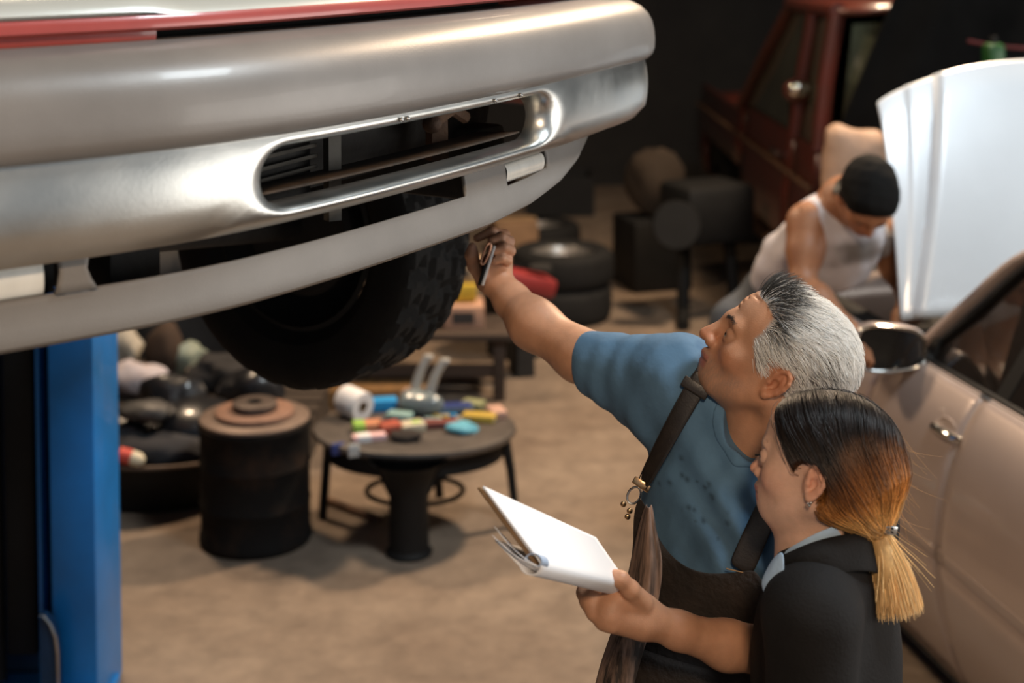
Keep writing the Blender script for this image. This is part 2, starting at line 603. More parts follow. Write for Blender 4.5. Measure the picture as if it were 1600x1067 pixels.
def head_ops(fem=False, earside=(1, -1), simple=False):
    """a head in its own frame: x to the front, y to the left, z up, origin between the ear canals"""
    o = []
    o += [ell_((-.015, 0, .050), (.100, .077, .083), k=.02),
          ell_((.030, 0, .060), (.064, .066, .056), k=.03),
          ell_((.034, 0, -.006), (.060, .057, .078), k=.03)]
    for s in (1, -1):
        if fem:
            o += [cap_((.000, s * .051, -.028), (.066, s * .014, -.064), .015, .013, .03)]
            o += [sph_((.062, s * .040, -.006), .022, .025)]
        else:
            o += [cap_((-.002, s * .054, -.030), (.066, s * .020, -.062), .017, .015, .03)]
            o += [sph_((.066, s * .043, -.002), .020, .022)]
    o += [sph_((.078 if not fem else .077, 0, -.058), .0165 if not fem else .0145, .022)]
    o += [ell_((.070, 0, -.032), (.034, .031, .034), k=.02)]
    if simple:
        o += [cap_((.098, 0, .026), (.114, 0, -.006), .008, .011, .01)]
    else:
        br = .0105 if not fem else .007
        for s in (1, -1):
            o += [cap_((.0935, 0, .039), (.085, s * .040, .041), br, br * .9, .014)]
        # eye sockets
        for s in (1, -1):
            o += [ell_((.103, s * .033, .021), (.017, .019, .012), k=.014, op='s')]
        # nose
        if fem:
            o += [cap_((.096, 0, .026), (.1115, 0, -.004), .0055, .0085, .010)]
            for s in (1, -1): o += [sph_((.103, s * .0105, -.0085), .0070, .007)]
        else:
            o += [cap_((.100, 0, .030), (.1175, 0, -.004), .0070, .0108, .012)]
            for s in (1, -1): o += [sph_((.1065, s * .0125, -.008), .0088, .007)]
        for s in (1, -1):
            o += [sph_((.111 if not fem else .105, s * .0065, -.0165), .0035, .003, 's')]
        # lips: two arcs each
        lx = .0 if not fem else -.001
        for s in (1, -1):
            o += [cap_((.1035 + lx, 0, -.0295), (.0985 + lx, s * .011, -.0310), .0058, .0058, .005),
                  cap_((.0985 + lx, s * .011, -.0310), (.087 + lx, s * .0235, -.0365), .0058, .0035, .004)]
        for s in (1, -1):
            o += [cap_((.0985 + lx, 0, -.0430), (.0945 + lx, s * .011, -.0420), .0062 if not fem else .0068, .0058, .0035),
                  cap_((.0945 + lx, s * .011, -.0420), (.086 + lx, s * .022, -.0378), .0058, .0035, .0035)]
        if not fem:   # folds from nose to mouth, forehead lines
            for s in ():
                o += chain_([(.103, s * .017, -.006), (.093, s * .028, -.024), (.084, s * .031, -.043)], [.0012, .0016, .0010], .008, 's')
            for zz in (.062, .072, .082, .092):
                for s in (1, -1):
                    o += [cap_((.0985 - (zz - .06) * .28, 0, zz), (.084 - (zz - .06) * .30, s * .034, zz + .001), .0014, .0008, .004, 's')]
        # lids and the slit between them
        for s in (1, -1):
            o += [sph_((.0835, s * .032, .0200), .0140, .0035)]
            o += [ell_((.0985, s * .0325, .0195), (.0075, .0120, .0033 if not fem else .0024), k=.0018, op='s')]
    for s in earside:
        # ear: plate, rim, inner rim, lobe, hollow
        c = np.array((-.004, s * (.0775 if fem else .0745), .002))
        bx = nrm((-.90, s * (.12 if fem else .40), -.22)); up = nrm((-.20, s * .10, .97)); nn_ = nrm(np.cross(bx, up)) * 1
        if nn_[1] * s < 0: nn_ = -nn_
        q = lambda a, b, e=0.: c + bx * a * .001 + up * b * .001 + nn_ * e * .001
        Rm = np.stack([bx, up, nn_], 1)
        o += [ell_(q(4, 2, -1), (.0150, .0255, .0045), Rm, k=.006)]
        o += [ell_(q(-6, -2, -6), (.010, .020, .008), Rm, k=.01)]
        if not simple:
            o += [ell_(q(1.5, -3.5, 6), (.0092, .0130, .0100), Rm, k=.003, op='s'),
                  ell_(q(5, 15, 4.2), (.0085, .0070, .0032), Rm, k=.003, op='s')]
            rim = [(-7, 4), (-8, 14), (-4, 24), (4, 29), (12, 26), (17, 17), (17.5, 5), (14, -7), (8, -18), (3, -24)]
            o += chain_([q(a, b, 3.2) for a, b in rim], [.0026, .0032, .0034, .0035, .0035, .0034, .0033, .0032, .0036, .0042], .003)
            o += chain_([q(6, 17, 1.2), q(10, 8, 1.6), q(9, -4, 1.6), q(3, -13, 1.6)], [.0020, .0025, .0026, .0028], .003)
            o += [sph_(q(-7, -4, 2), .0042, .004)]
        o += [sph_(q(0, -23, 1), .0062, .006)]
    return o


def head_frame(yaw, pitch, roll=0.):
    """columns: front, left, up; yaw 0 looks along -X of the picture, positive turns away from the camera"""
    f = np.array((-cos(yaw) * cos(pitch), sin(yaw) * cos(pitch), sin(pitch)))
    l = nrm(np.cross((0, 0, 1), f)); u = np.cross(f, l)
    if roll:
        l, u = l * cos(roll) + u * sin(roll), u * cos(roll) - l * sin(roll)
    return np.stack([f, l, u], 1)


def skin_colours(base, R, o, s, ear=(.0, .0, .0), lips=(.36, .13, .11), beard=0., scalp=None, tone=1.):
    base = np.array(base)

    def fn(v):
        l = ((v - o) @ R) / s
        c = np.tile(base, (len(v), 1))
        c *= (1 + .10 * fbm(v, 45, 3))[:, None]
        near = np.sqrt((l ** 2).sum(1)) < .17
        x, y, z = l.T
        rr = lambda p, r: near * np.exp(-(((l - np.array(p)) / r) ** 2).sum(1))
        red = np.array((1.08, .80, .72))
        for s_ in (1, -1):
            w = rr((-.008, s_ * .082, .004), (.024, .014, .036))
            c *= (1 + .8 * w[:, None] * (red - 1))
            w = rr((.075, s_ * .045, -.012), (.03, .03, .02)) * .6
            c *= (1 + w[:, None] * (red - 1))
        w = rr((.118, 0, -.004), (.02, .018, .014))
        c *= (1 + .9 * w[:, None] * (red - 1))
        zl = -.0365 - .0 * y
        inl = near * (x > .083) * sst(.026, .021, np.abs(y)) * sst(-.0265, -.0295, z) * sst(-.0505, -.0475, z) * sst(.09, .096, x + np.abs(y) * .45)
        c = c * (1 - inl[:, None] * .8) + np.array(lips) * inl[:, None] * .8
        w = near * np.exp(-((z + .0368 - np.abs(y) * .02) / .0016) ** 2) * (x > .082) * (np.abs(y) < .024)
        c *= (1 - .55 * w)[:, None]  # crease shade between the lips put into the skin colour
        for s_ in (1, -1):       # lid margin and lashes
            w = rr((.097, s_ * .0325, .0200), (.008, .0135, .0036))
            c *= (1 - .80 * w)[:, None]
        if beard:
            w = near * sst(-.018, -.03, z) * sst(.02, .05, x) * (1 - inl)
            g = np.array((.42, .36, .34)) * base.mean() * 2.0
            mixw = (beard * w * (.6 + .4 * fbm(v, 700, 5)))[:, None]
            c = c * (1 - mixw) + g * mixw * .7
        if scalp is not None:
            w = (near * scalp[0](l))[:, None]
            c = c * (1 - w) + np.array(scalp[1]) * w
        return np.clip(c * tone, 0, 1)
    return fn


def eyeball(R, o, s, side, parent, iris=(.03, .016, .01), look=(1, 0, 0)):
    mb = MB()
    c = np.array((.0835, side * .032, .0198))
    bmesh.ops.create_uvsphere(mb.bm, u_segments=24, v_segments=16, radius=.0126)
    lk = nrm(look)
    for v in mb.bm.verts:
        p = np.array(v.co)
        if np.dot(nrm(p), lk) > .93: p = p * 1.02
        v.co = Vector(o + R @ ((c + p) * s))
    ob = mb.build('eyeball', EYE, parent)
    me = ob.data
    n = len(me.vertices)
    ca = me.attributes.new('col', 'FLOAT_COLOR', 'POINT')
    v, _ = mesh_arrays(ob)
    l = ((v - o) @ R) / s - c
    d = (l / np.linalg.norm(l, axis=1, keepdims=True)) @ lk
    cc = np.ones((n, 4), np.float32)
    cc[:, :3] = np.where((d > .965)[:, None], (.004, .004, .004), np.where((d > .80)[:, None], iris, (.40, .35, .32)))
    ca.data.foreach_set('color', cc.ravel())
    return ob


def comb_hair(v, nrm_, R, o, s, region, n, length, field_fn, lift, steps=7, seed=1, keepout=None):
    """grow n strands from the head mesh where region(local) holds, bending along field_fn"""
    r = np.random.default_rng(seed)
    l = ((v - o) @ R) / s
    near = (np.sqrt((l ** 2).sum(1)) < .2)
    w = np.where(near, region(l), 0)
    idx = r.choice(len(v), n, p=w / w.sum())
    p = v[idx] + r.normal(size=(n, 3)) * .0012
    nn = nrm_[idx]
    ln = length(l[idx]) * r.uniform(.75, 1.2, n)
    out = np.empty((n, steps, 3)); out[:, 0] = p
    jit = r.normal(size=(n, 3)) * .22
    for k in range(1, steps):
        lc = ((out[:, k - 1] - o) @ R) / s
        d = field_fn(lc) + jit
        d = d @ R.T
        t = d - nn * (d * nn).sum(1, keepdims=True)
        t /= np.linalg.norm(t, axis=1, keepdims=True) + 1e-9
        a = lift(l[idx]) * (1 - .75 * k / steps)
        st = t + nn * a[:, None]
        st /= np.linalg.norm(st, axis=1, keepdims=True)
        out[:, k] = out[:, k - 1] + st * (ln / (steps - 1))[:, None]
        # follow the curve of the skull
        lc2 = ((out[:, k] - o) @ R) / s
        q = lc2 - np.array((-.012, 0, .05))
        e = q / np.array((.100, .078, .083)) ** 2
        nn = (e / np.linalg.norm(e, axis=1, keepdims=True)) @ R.T
    return out, l[idx], r


def shoe(parent, at, yaw, name='shoe', mat=None, L=.27):
    R = np.array(Rz(yaw))
    o = np.array(at)
    ops = xf([cap_((-.07, 0, .045), (.06, 0, .035), .040, .038, .02), cap_((.06, 0, .033), (.13, 0, .028), .040, .027, .03),
              cap_((-.06, 0, .05), (-.05, 0, .10), .042, .044, .03), pln_((0, 0, .0), (0, 0, -1))], R, o, L / .27)
    return sculpt(name, ops, .008, mat or SHOE, parent)


# ------------------------------------------------------------------ the older man
def older_man():
    floor_at = np.array((.30, 2.22, 0))
    root = empty('person', floor_at, 'grey-haired man in blue T-shirt and dark dungarees reaching up under the bumper', 'person')
    H0 = P(1205, 580, 2.27)
    R = head_frame(radians(11), radians(30), radians(2))
    s = 1.0
    base = (.52, .265, .155)
    Nk = P(1196, 678, 2.31)
    Rs = P(1052, 590, 2.37); Re = P(907, 556, 2.50); Rm = P(834, 506, 2.57); Rw = P(777, 441, 2.66)
    Ls = P(1305, 745, 2.22); Le = P(1238, 1022, 2.12); Lm = P(1135, 1008, 2.07); Lw = P(1012, 968, 2.025)
    body = xf(head_ops(), R, H0, s)
    back = R[:, 0] * -1
    skull_base = H0 + R @ np.array((-.030, 0, -.025))
    body += [cap_(skull_base, Nk + np.array((0, .02, 0)), .054, .062, .025),
             cap_(H0 + R @ np.array((.02, 0, -.055)), Nk + np.array((-.02, -.025, -.01)), .030, .036, .03),
             cap_(H0 + R @ np.array((-.02, .045, -.045)), Nk + np.array((-.005, -.04, -.04)), .011, .010, .014)]
    Ch = P(1150, 775, 2.32); Wa = P(1112, 950, 2.31)
    body += [cap_(Nk, Ch + np.array((0, .02, 0)), .055, .075, .05), cap_(Ch + np.array((0, .02, 0)), Wa, .075, .08, .05), cap_(Rs, Nk + np.array((0, .03, -.05)), .045, .05, .04),
             cap_(Ls, Nk + np.array((.03, .02, -.05)), .045, .05, .04)]
    # raised right arm
    body += [cap_(Rs, Re, .050, .042, .03), cap_(Re, Rm, .042, .042, .03), cap_(Rm, P(800, 470, 2.625), .042, .0325, .03),
             cap_(P(800, 470, 2.625), Rw, .033, .0275, .015)]
    # right hand round the phone: palm, curled fingers, thumb
    k = .006
    body += [cap_(Rw, P(773, 412, 2.665), .0270, .0250, .016), cap_(P(757, 440, 2.655), P(752, 420, 2.65), .017, .016, .014),
             cap_(P(786, 420, 2.68), P(788, 384, 2.69), .0180, .0170, .012)]
    for (a, b, c, d, r) in [((786, 383, 2.69), (788, 367, 2.675), (768, 362, 2.655), (746, 372, 2.645), .0105),
                            ((788, 391, 2.68), (795, 377, 2.655), (783, 370, 2.632), (768, 376, 2.625), .0108),
                            ((788, 402, 2.675), (797, 392, 2.645), (787, 386, 2.62), (774, 392, 2.615), .0102),
                            ((786, 414, 2.67), (793, 407, 2.64), (784, 403, 2.618), (774, 408, 2.615), .0090)]:
        body += chain_([P(*a), P(*b), P(*c), P(*d)], [r, r * .97, r * .9, r * .75], .005)
    body += chain_([P(757, 436, 2.645), P(741, 415, 2.625), P(737, 398, 2.615), P(738, 386, 2.612)], [.0165, .0125, .0118, .0085], k)
    # left forearm and the hand under the clipboard
    body += [cap_(Ls, Le, .044, .037, .03), cap_(Le, Lm, .037, .0325, .02), cap_(Lm, P(1060, 985, 2.04), .0325, .0250, .02),
             cap_(P(1060, 985, 2.04), Lw, .0250, .0235, .015)]
    body += [cap_(Lw, P(962, 945, 2.005), .0255, .0270, .015), cap_(P(1000, 975, 2.01), P(950, 962, 1.995), .020, .0215, .015),
             cap_(P(1005, 950, 2.02), P(972, 925, 2.01), .0190, .0165, .015)]
    # thumb on the paper
    body += chain_([P(1003, 942, 2.005), P(985, 921, 1.985), P(970, 905, 1.978), P(961, 899, 1.980)], [.0165, .0125, .0112, .0085], .006)
    # four fingers below the board
    for (a, b, c, d, r) in [((948, 940, 2.0), (927, 930, 2.005), (916, 914, 2.02), (925, 906, 2.04), .0112),
                            ((944, 955, 1.995), (924, 944, 2.00), (912, 926, 2.015), (920, 915, 2.04), .0115),
                            ((946, 968, 1.99), (928, 958, 1.995), (917, 941, 2.01), (926, 930, 2.035), .0108),
                            ((956, 978, 1.985), (941, 972, 1.99), (931, 958, 2.005), (939, 948, 2.03), .0095)]:
        body += chain_([P(*a), P(*b), P(*c), P(*d)], [r, r * .95, r * .88, r * .74], .005)
    zb = [(-.07, -.06), (-.02, -.045), (-.004, -.014), (0, .020), (.007, .035), (.030, .053), (.043, .060), (.060, .054), (.0875, .051), (.100, .074), (.108, .090), (.13, .2)]
    Z_, X_ = [a for a, b in zb], [b for a, b in zb]

    def hairline(l):
        x, y, z = l.T
        xm = np.interp(z, Z_, X_)
        mid = sst(.055, .02, np.abs(y)) * sst(.075, .10, z)
        xm = xm * (1 - mid) + np.maximum(xm, .083) * mid * (z > .098) + xm * mid * (z <= .098)
        e = (np.abs(y) > .064) * (z < .034) * (x > -.026) * (x < .022)
        return sst(0, .007, xm - x) * (z > -.072 + .0) * (1 - e)
    fn = skin_colours(base, R, H0, s, beard=.5, scalp=(hairline, (.42, .39, .37)))
    hand_l = P(962, 945, 2.0)

    def colfn(v):
        c = fn(v)
        for q in (P(961, 899, 1.98), P(738, 386, 2.612)):
            w = np.exp(-(((v - q) / .009) ** 2).sum(1))[:, None]
            c = c * (1 - .5 * w) + np.array((.66, .40, .33)) * .5 * w
        m = np.linalg.norm(v - (H0 + R @ np.array((.03, .05, -.12))), axis=1)
        return c
    body_o = sculpt('body', body, .0022, SKIN, root, colfn=colfn)
    v, n = mesh_arrays(body_o)
    eyeball(R, H0, s, 1, root, look=(1, .02, .25)); eyeball(R, H0, s, -1, root, look=(1, .02, .25))

    # hair
    def flow(l):
        x, y, z = l.T
        d = np.stack([-.95 + 0 * x, .10 * np.sign(y) * (z < .09), -.50 * sst(.11, .03, z) + .35 * sst(.07, .10, x) - .25 * sst(-.03, -.09, x)], 1)
        d += .34 * np.stack([fbm(l, 45, 1), fbm(l, 45, 2), fbm(l, 45, 3)], 1)
        return d

    def length(l):
        x, y, z = l.T
        return .020 + .018 * sst(.03, .10, z) + .008 * sst(.03, .08, x) * sst(.06, .09, z) - .007 * sst(.02, -.04, z)

    def lift(l):
        x, y, z = l.T
        return .38 + .65 * sst(.02, .08, x) * sst(.06, .09, z)
    pts, lr, r = comb_hair(v, n, R, H0, s, hairline, 15000, length, flow, lift)
    x, y, z = lr.T
    dark = sst(.012, .050, x + .25 * fbm(lr, 50, 9) * .05) * sst(.050, .075, z) * (1 - .6 * sst(.115, .135, z))
    dark = np.clip(dark + .55 * np.exp(-(((lr - np.array((-.055, .06, .055))) / np.array((.022, .03, .025))) ** 2).sum(1)), 0, 1)
    t = r.uniform(0, 1, len(x))
    gy = np.where(t < .88 * dark + .04, r.uniform(.015, .09, len(x)), r.uniform(.78, 1.0, len(x)))
    cols = gy[:, None, None] * np.array((1, .99, .96))[None, None] * np.ones((1, pts.shape[1], 1))
    tag(strands('hair', pts, r.uniform(.00024, .00040, len(x)), cols, HAIR, root), 'short grey hair, darker at the front', kind='stuff')
    # eyebrows
    bp = []
    for sd in (1, -1):
        for i in range(130):
            a = r.uniform(0, 1)
            q = np.array((.1015 - .016 * a ** 2, sd * (.012 + .034 * a), .0415 + .004 * sin(a * 2.6) + r.normal() * .0018))
            # push out to the skin
            for _ in range(12):
                if field(xf(head_ops(), np.eye(3), np.zeros(3)), q[None])[0] > .0004: break
                q = q + np.array((.0006, sd * .0002, 0))
            d = np.array((-.002, sd * .0075, .0025)) * r.uniform(.7, 1.2)
            bp.append([q + d * u + np.array((.0012, 0, 0)) * sin(u * 3.1) for u in np.linspace(0, 1, 4)])
    bp = np.array(bp) @ R.T * s + H0
    strands('eyebrows', bp, .00032, np.full((len(bp), 4, 3), .05), HAIR, root)

    # T-shirt
    cuff = Re + nrm(Re - Rs) * -.012
    side = nrm(Ls - Rs)
    fwd = nrm(np.cross(side, (0, 0, 1)))
    if fwd[1] > 0: fwd = -fwd
    RT = np.stack([side, fwd, np.cross(side, fwd)], 1)
    sh = [ell_(P(1148, 765, 2.335), (.152, .112, .19), RT, k=.05), ell_(P(1125, 920, 2.315), (.140, .118, .20), RT, k=.06),
          cap_(Rs + np.array((.0, 0, -.005)), Nk + np.array((.0, .035, -.05)), .064, .075, .05), cap_(Ls, Nk + np.array((.04, .03, -.045)), .062, .07, .05),
          cap_(Rs + np.array((.015, 0, -.012)), Re, .079, .047, .04), cap_(P(1030, 640, 2.38), P(950, 590, 2.46), .062, .045, .03),
          cap_(Ls, Ls + (Le - Ls) * .62, .070, .062, .04)]
    sh += [pln_(cuff, nrm(Re - Rs) + np.array((-.1, 0, -.10)), .006)]
    Nh = P(1186, 655, 2.215); Rn = np.array(Ry(.30) @ Rx(-.62))
    hole = ell_(Nh, (.058, .085, .062), Rn, k=.008, op='s')
    sh += [hole]

    def folds(p):
        q = p - Rs
        arm = q @ nrm(Re - Rs)
        d = .0040 * fbm(p * np.array((1, 1, .55)), 20, 11) + .0014 * fbm(p, 60, 12)
        ax = nrm(np.array((.50, 0, -.86)))
        cr = np.cross(ax, (0, 1, 0))
        ph = 2.2 * fbm(p, 7, 13)
        w = np.exp(-((p - P(1060, 690, 2.25)) ** 2).sum(1) / .014)
        d += -.0045 * w * np.sin((p @ cr) * 105 + ph + 5 * (p @ ax))
        w2 = np.exp(-((p - P(965, 590, 2.44)) ** 2).sum(1) / .005)
        d += .0030 * w2 * np.sin(arm * 150 + 20 * p[:, 2] + ph)
        w3 = np.exp(-((p - P(1120, 850, 2.2)) ** 2).sum(1) / .010)
        d += .0045 * w3 * np.sin(p[:, 0] * 95 + p[:, 2] * 45 + ph)
        w4 = np.exp(-((p - P(1150, 750, 2.2)) ** 2).sum(1) / .006)
        d += .0030 * w4 * np.sin(p[:, 0] * 130 - p[:, 2] * 60 + ph)
        return d
    def teecol(p):
        c = np.tile((.088, .180, .290), (len(p), 1))
        r_ = np.random.default_rng(12)
        dark = np.zeros(len(p))
        for _ in range(20):         # oil spots on the chest
            q = P(r_.normal(1088, 26), r_.normal(782, 34), 2.22)
            a = r_.uniform(.0015, .0042)
            dark = np.maximum(dark, .6 * np.exp(-(((p - q)[:, [0, 2]] / a) ** 2).sum(1)))
        for q, a, k_ in ((P(1120, 845, 2.22), (.035, .03), .32), (P(1075, 870, 2.22), (.03, .05), .35), (P(1165, 850, 2.2), (.02, .012), .3)):
            dark = np.maximum(dark, k_ * np.exp(-(((p - q)[:, [0, 2]] / np.array(a)) ** 2).sum(1)) * (.8 + .4 * fbm(p, 90, 44)))
        return c * (1 - dark[:, None])
    tee = sculpt('t_shirt', sh, .0042, SHIRT, root, disp=folds, colfn=teecol)
    # collar band
    tr = bvh(tee)
    infl = []
    for q_ in sh[:-1]:
        if q_['op'] == 'u' and q_['t'] == 'e': q_ = dict(q_); q_['r'] = q_['r'] + .0022
        elif q_['op'] == 'u': q_ = dict(q_); q_['ra'] += .0022; q_['rb'] += .0022
        infl.append(q_)
    infl += [ell_(Nh, np.array((.058, .085, .062)) + .0115, Rn, k=.002, op='i'), ell_(Nh, np.array((.058, .085, .062)) - .001, Rn, k=.002, op='s')]
    sculpt('collar_band', infl, .003, SHIRT, root, disp=folds, colfn=lambda p: np.tile((.088, .180, .290), (len(p), 1)), lo=Nh - .10, hi=Nh + .10)

    # dungarees: seat and legs down to the shoes, then the bib and straps
    pel = P(1100, 1090, 2.30)
    Lh = np.array((.36, 2.20, .90)); Rh = np.array((.20, 2.27, .90))
    tr_ops = [ell_(P(1118, 1010, 2.315), (.162, .136, .13), RT, k=.05), ell_(pel, (.168, .14, .16), RT, k=.05)]
    for hp, kn, an in ((Lh, (.38, 2.16, .50), (.40, 2.20, .08)), (Rh, (.18, 2.24, .50), (.17, 2.28, .08))):
        tr_ops += [cap_(hp, kn, .098, .072, .05), cap_(kn, an, .072, .062, .03)]
    tr_ops += [pln_(P(1100, 985, 2.3), (0, 0, 1)), pln_((0, 0, .05), (0, 0, -1))]
    trous = sculpt('trousers', tr_ops, .006, DENIM, root, disp=lambda p: .006 * fbm(p * np.array((1, 1, .5)), 20, 21))
    shoe(root, (.40, 2.13, 0), -pi / 2 - .2); shoe(root, (.16, 2.21, 0), -pi / 2 - .3)
    cols_ = [
        [(1010, 776), (1020, 782), (1036, 842), (1066, 882), (1110, 893), (1150, 892), (1186, 888)],
        [(1001, 806), (1016, 812), (1036, 868), (1070, 902), (1115, 910), (1160, 908), (1200, 902)],
        [(990, 850), (1010, 856), (1038, 898), (1076, 924), (1120, 930), (1165, 928), (1212, 922)],
        [(981, 900), (1004, 906), (1040, 934), (1080, 950), (1126, 955), (1172, 953), (1222, 948)],
        [(968, 950), (996, 955), (1040, 975), (1084, 985), (1130, 988), (1178, 987), (1230, 985)],
        [(950, 1000), (984, 1005), (1036, 1020), (1084, 1026), (1134, 1028), (1182, 1028), (1236, 1028)],
        [(932, 1052), (972, 1056), (1030, 1066), (1084, 1072), (1136, 1074), (1186, 1074), (1240, 1074)],
        [(926, 1100), (968, 1104), (1030, 1112), (1084, 1116), (1138, 1118), (1190, 1118), (1244, 1118)]]
    tt = bvh(trous)
    rows = []
    for i, rw in enumerate(cols_):
        row = []
        for j, (px, py) in enumerate(rw):
            q, nn = shoot(tr, px, py, .014, 2.28)
            dd = max(0., q[1] - (2.225 if j > 1 else 2.19 + .012 * i))
            dirv = nrm(q - np.array((0, 0, CH)))
            q = q - dirv * dd
            q2, _ = shoot(tt, px, py, .010, 9.)
            if q2[1] < q[1]: q = q2
            row.append(q)
        rows.append(row)
    rows = np.array(rows)
    for _ in range(2):
        rows[1:-1, 1:-1] = .5 * rows[1:-1, 1:-1] + .125 * (rows[2:, 1:-1] + rows[:-2, 1:-1] + rows[1:-1, 2:] + rows[1:-1, :-2])
    mb = MB(); mb.grid(rows)
    bib = mb.build('bib', DENIM, root, solid=.004, sub=3)
    # left edge of the bib; lit cloth and fold highlights put into its colour
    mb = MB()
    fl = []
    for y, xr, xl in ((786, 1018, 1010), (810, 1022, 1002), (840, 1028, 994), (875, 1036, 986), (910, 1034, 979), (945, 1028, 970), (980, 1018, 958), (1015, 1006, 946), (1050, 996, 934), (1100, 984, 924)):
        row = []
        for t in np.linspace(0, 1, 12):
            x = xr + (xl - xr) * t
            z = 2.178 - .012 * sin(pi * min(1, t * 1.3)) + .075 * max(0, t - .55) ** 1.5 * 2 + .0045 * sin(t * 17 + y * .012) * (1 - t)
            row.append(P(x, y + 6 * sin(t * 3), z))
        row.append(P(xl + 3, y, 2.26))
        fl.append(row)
    mb.grid(fl); mb.build('lit_bib_edge', pbr('lit_denim_streaks', (.34, .22, .165), .85, col2=(.035, .024, .019), thr=(.42, .60), scale=46, stretch=(1, 1, .10), bump=.4, bscale=60), root, solid=.004, sub=2)
    # straps draped on the shirt
    def strap(pts, w, name='strap', off=.006):
        c = []
        for px, py in pts:
            q, nn = shoot(tr, px, py, off, 2.25)
            cam_ = np.array((0, 0, CH)); dv = nrm(q - cam_)
            dm = min(np.linalg.norm(shoot(tr, px + ex, py + ey, 0, 2.6)[0] - cam_) for ex in (-17, -8, 0, 8, 17) for ey in (-8, 0, 8))
            q = cam_ + dv * (min(np.linalg.norm(q - cam_), dm - .004 if dm > 2. else 9))
            c.append((q, nn))
        Q = np.array([x[0] for x in c]); NN = np.array([x[1] for x in c])
        for _ in range(12):
            Q[1:-1] = .4 * Q[1:-1] + .3 * (Q[2:] + Q[:-2]); NN[1:-1] = .4 * NN[1:-1] + .3 * (NN[2:] + NN[:-2])
        NN /= np.linalg.norm(NN, axis=1, keepdims=True)
        c = [(a_ + b_ * .003, b_) for a_, b_ in zip(Q, NN)]
        L_, R_ = [], []
        for i, (q, nn) in enumerate(c):
            t = nrm(c[min(i + 1, len(c) - 1)][0] - c[max(i - 1, 0)][0]); b = nrm(np.cross(t, nn))
            L_.append(q + b * w / 2); R_.append(q - b * w / 2)
        mb = MB(); mb.grid([L_, [(a + b) / 2 + n_[1] * .001 for a, b, n_ in zip(L_, R_, c)], R_])
        return mb.build(name, LEATHER, root, solid=.004, sub=2), c
    s1, c1 = strap([(1096, 588), (1085, 606), (1074, 626), (1062, 652), (1050, 680), (1039, 706), (1029, 732), (1021, 756)], .033, off=.015)
    # edge stitching of the strap
    for sg in (1, -1):
        pts = []
        for i, (q, nn) in enumerate(c1):
            t = nrm(c1[min(i + 1, len(c1) - 1)][0] - c1[max(i - 1, 0)][0]); b = nrm(np.cross(t, nn))
            pts.append(Vector(q + b * .0135 * sg + nn * .0026))
        MB().tube(pts, .0009, 6).build('stitching', LEATHER, s1)
    s2, c2 = strap([(1212, 782), (1200, 800), (1188, 822), (1176, 845), (1166, 868), (1158, 888)], .040, off=.010)
    q0, n0 = c2[-1]
    MB().tube([Vector(q0 + np.array((-.021, 0, .004)) + n0 * .004), Vector(q0 + np.array((.021, 0, -.006)) + n0 * .004)], .0011, 6).build('stitching', BRASS, s2)
    # slider on the strap, ring and bib button
    q, nn = c1[1]
    t = nrm(c1[2][0] - c1[0][0]); b = nrm(np.cross(t, nn))
    M3 = Matrix([list(x) for x in np.stack([b, t, nn], 1)])
    mb = MB(); mb.box(q + nn * .005, (.046, .018, .006), M3, bev=.0025); mb.build('strap_slider', LEATHER, root)
    q, nn = c1[-1]
    mb = MB(); mb.box(q + nn * .004, (.030, .012, .006), M3, bev=.002); mb.build('strap_end', BRASS, root)
    mb = MB()
    ringp = [Vector(q + t * (.020 + .014 * cos(a)) + b * .010 * sin(a) + nn * .006) for a in np.linspace(0, 2 * pi, 17)[:-1]]
    mb.tube(ringp, .0018, 8, closed=True); mb.build('buckle', STEEL, root)
    mb = MB()
    for dx, dz in ((-.006, -.004), (.006, .0), (-.002, -.016)):
        mb.sphere(q + t * .040 + b * dx + nn * .008 + np.array((0, 0, dz)), .0050, (1, .6, 1))
    mb.build('bib_button', BRASS, root)
    return root


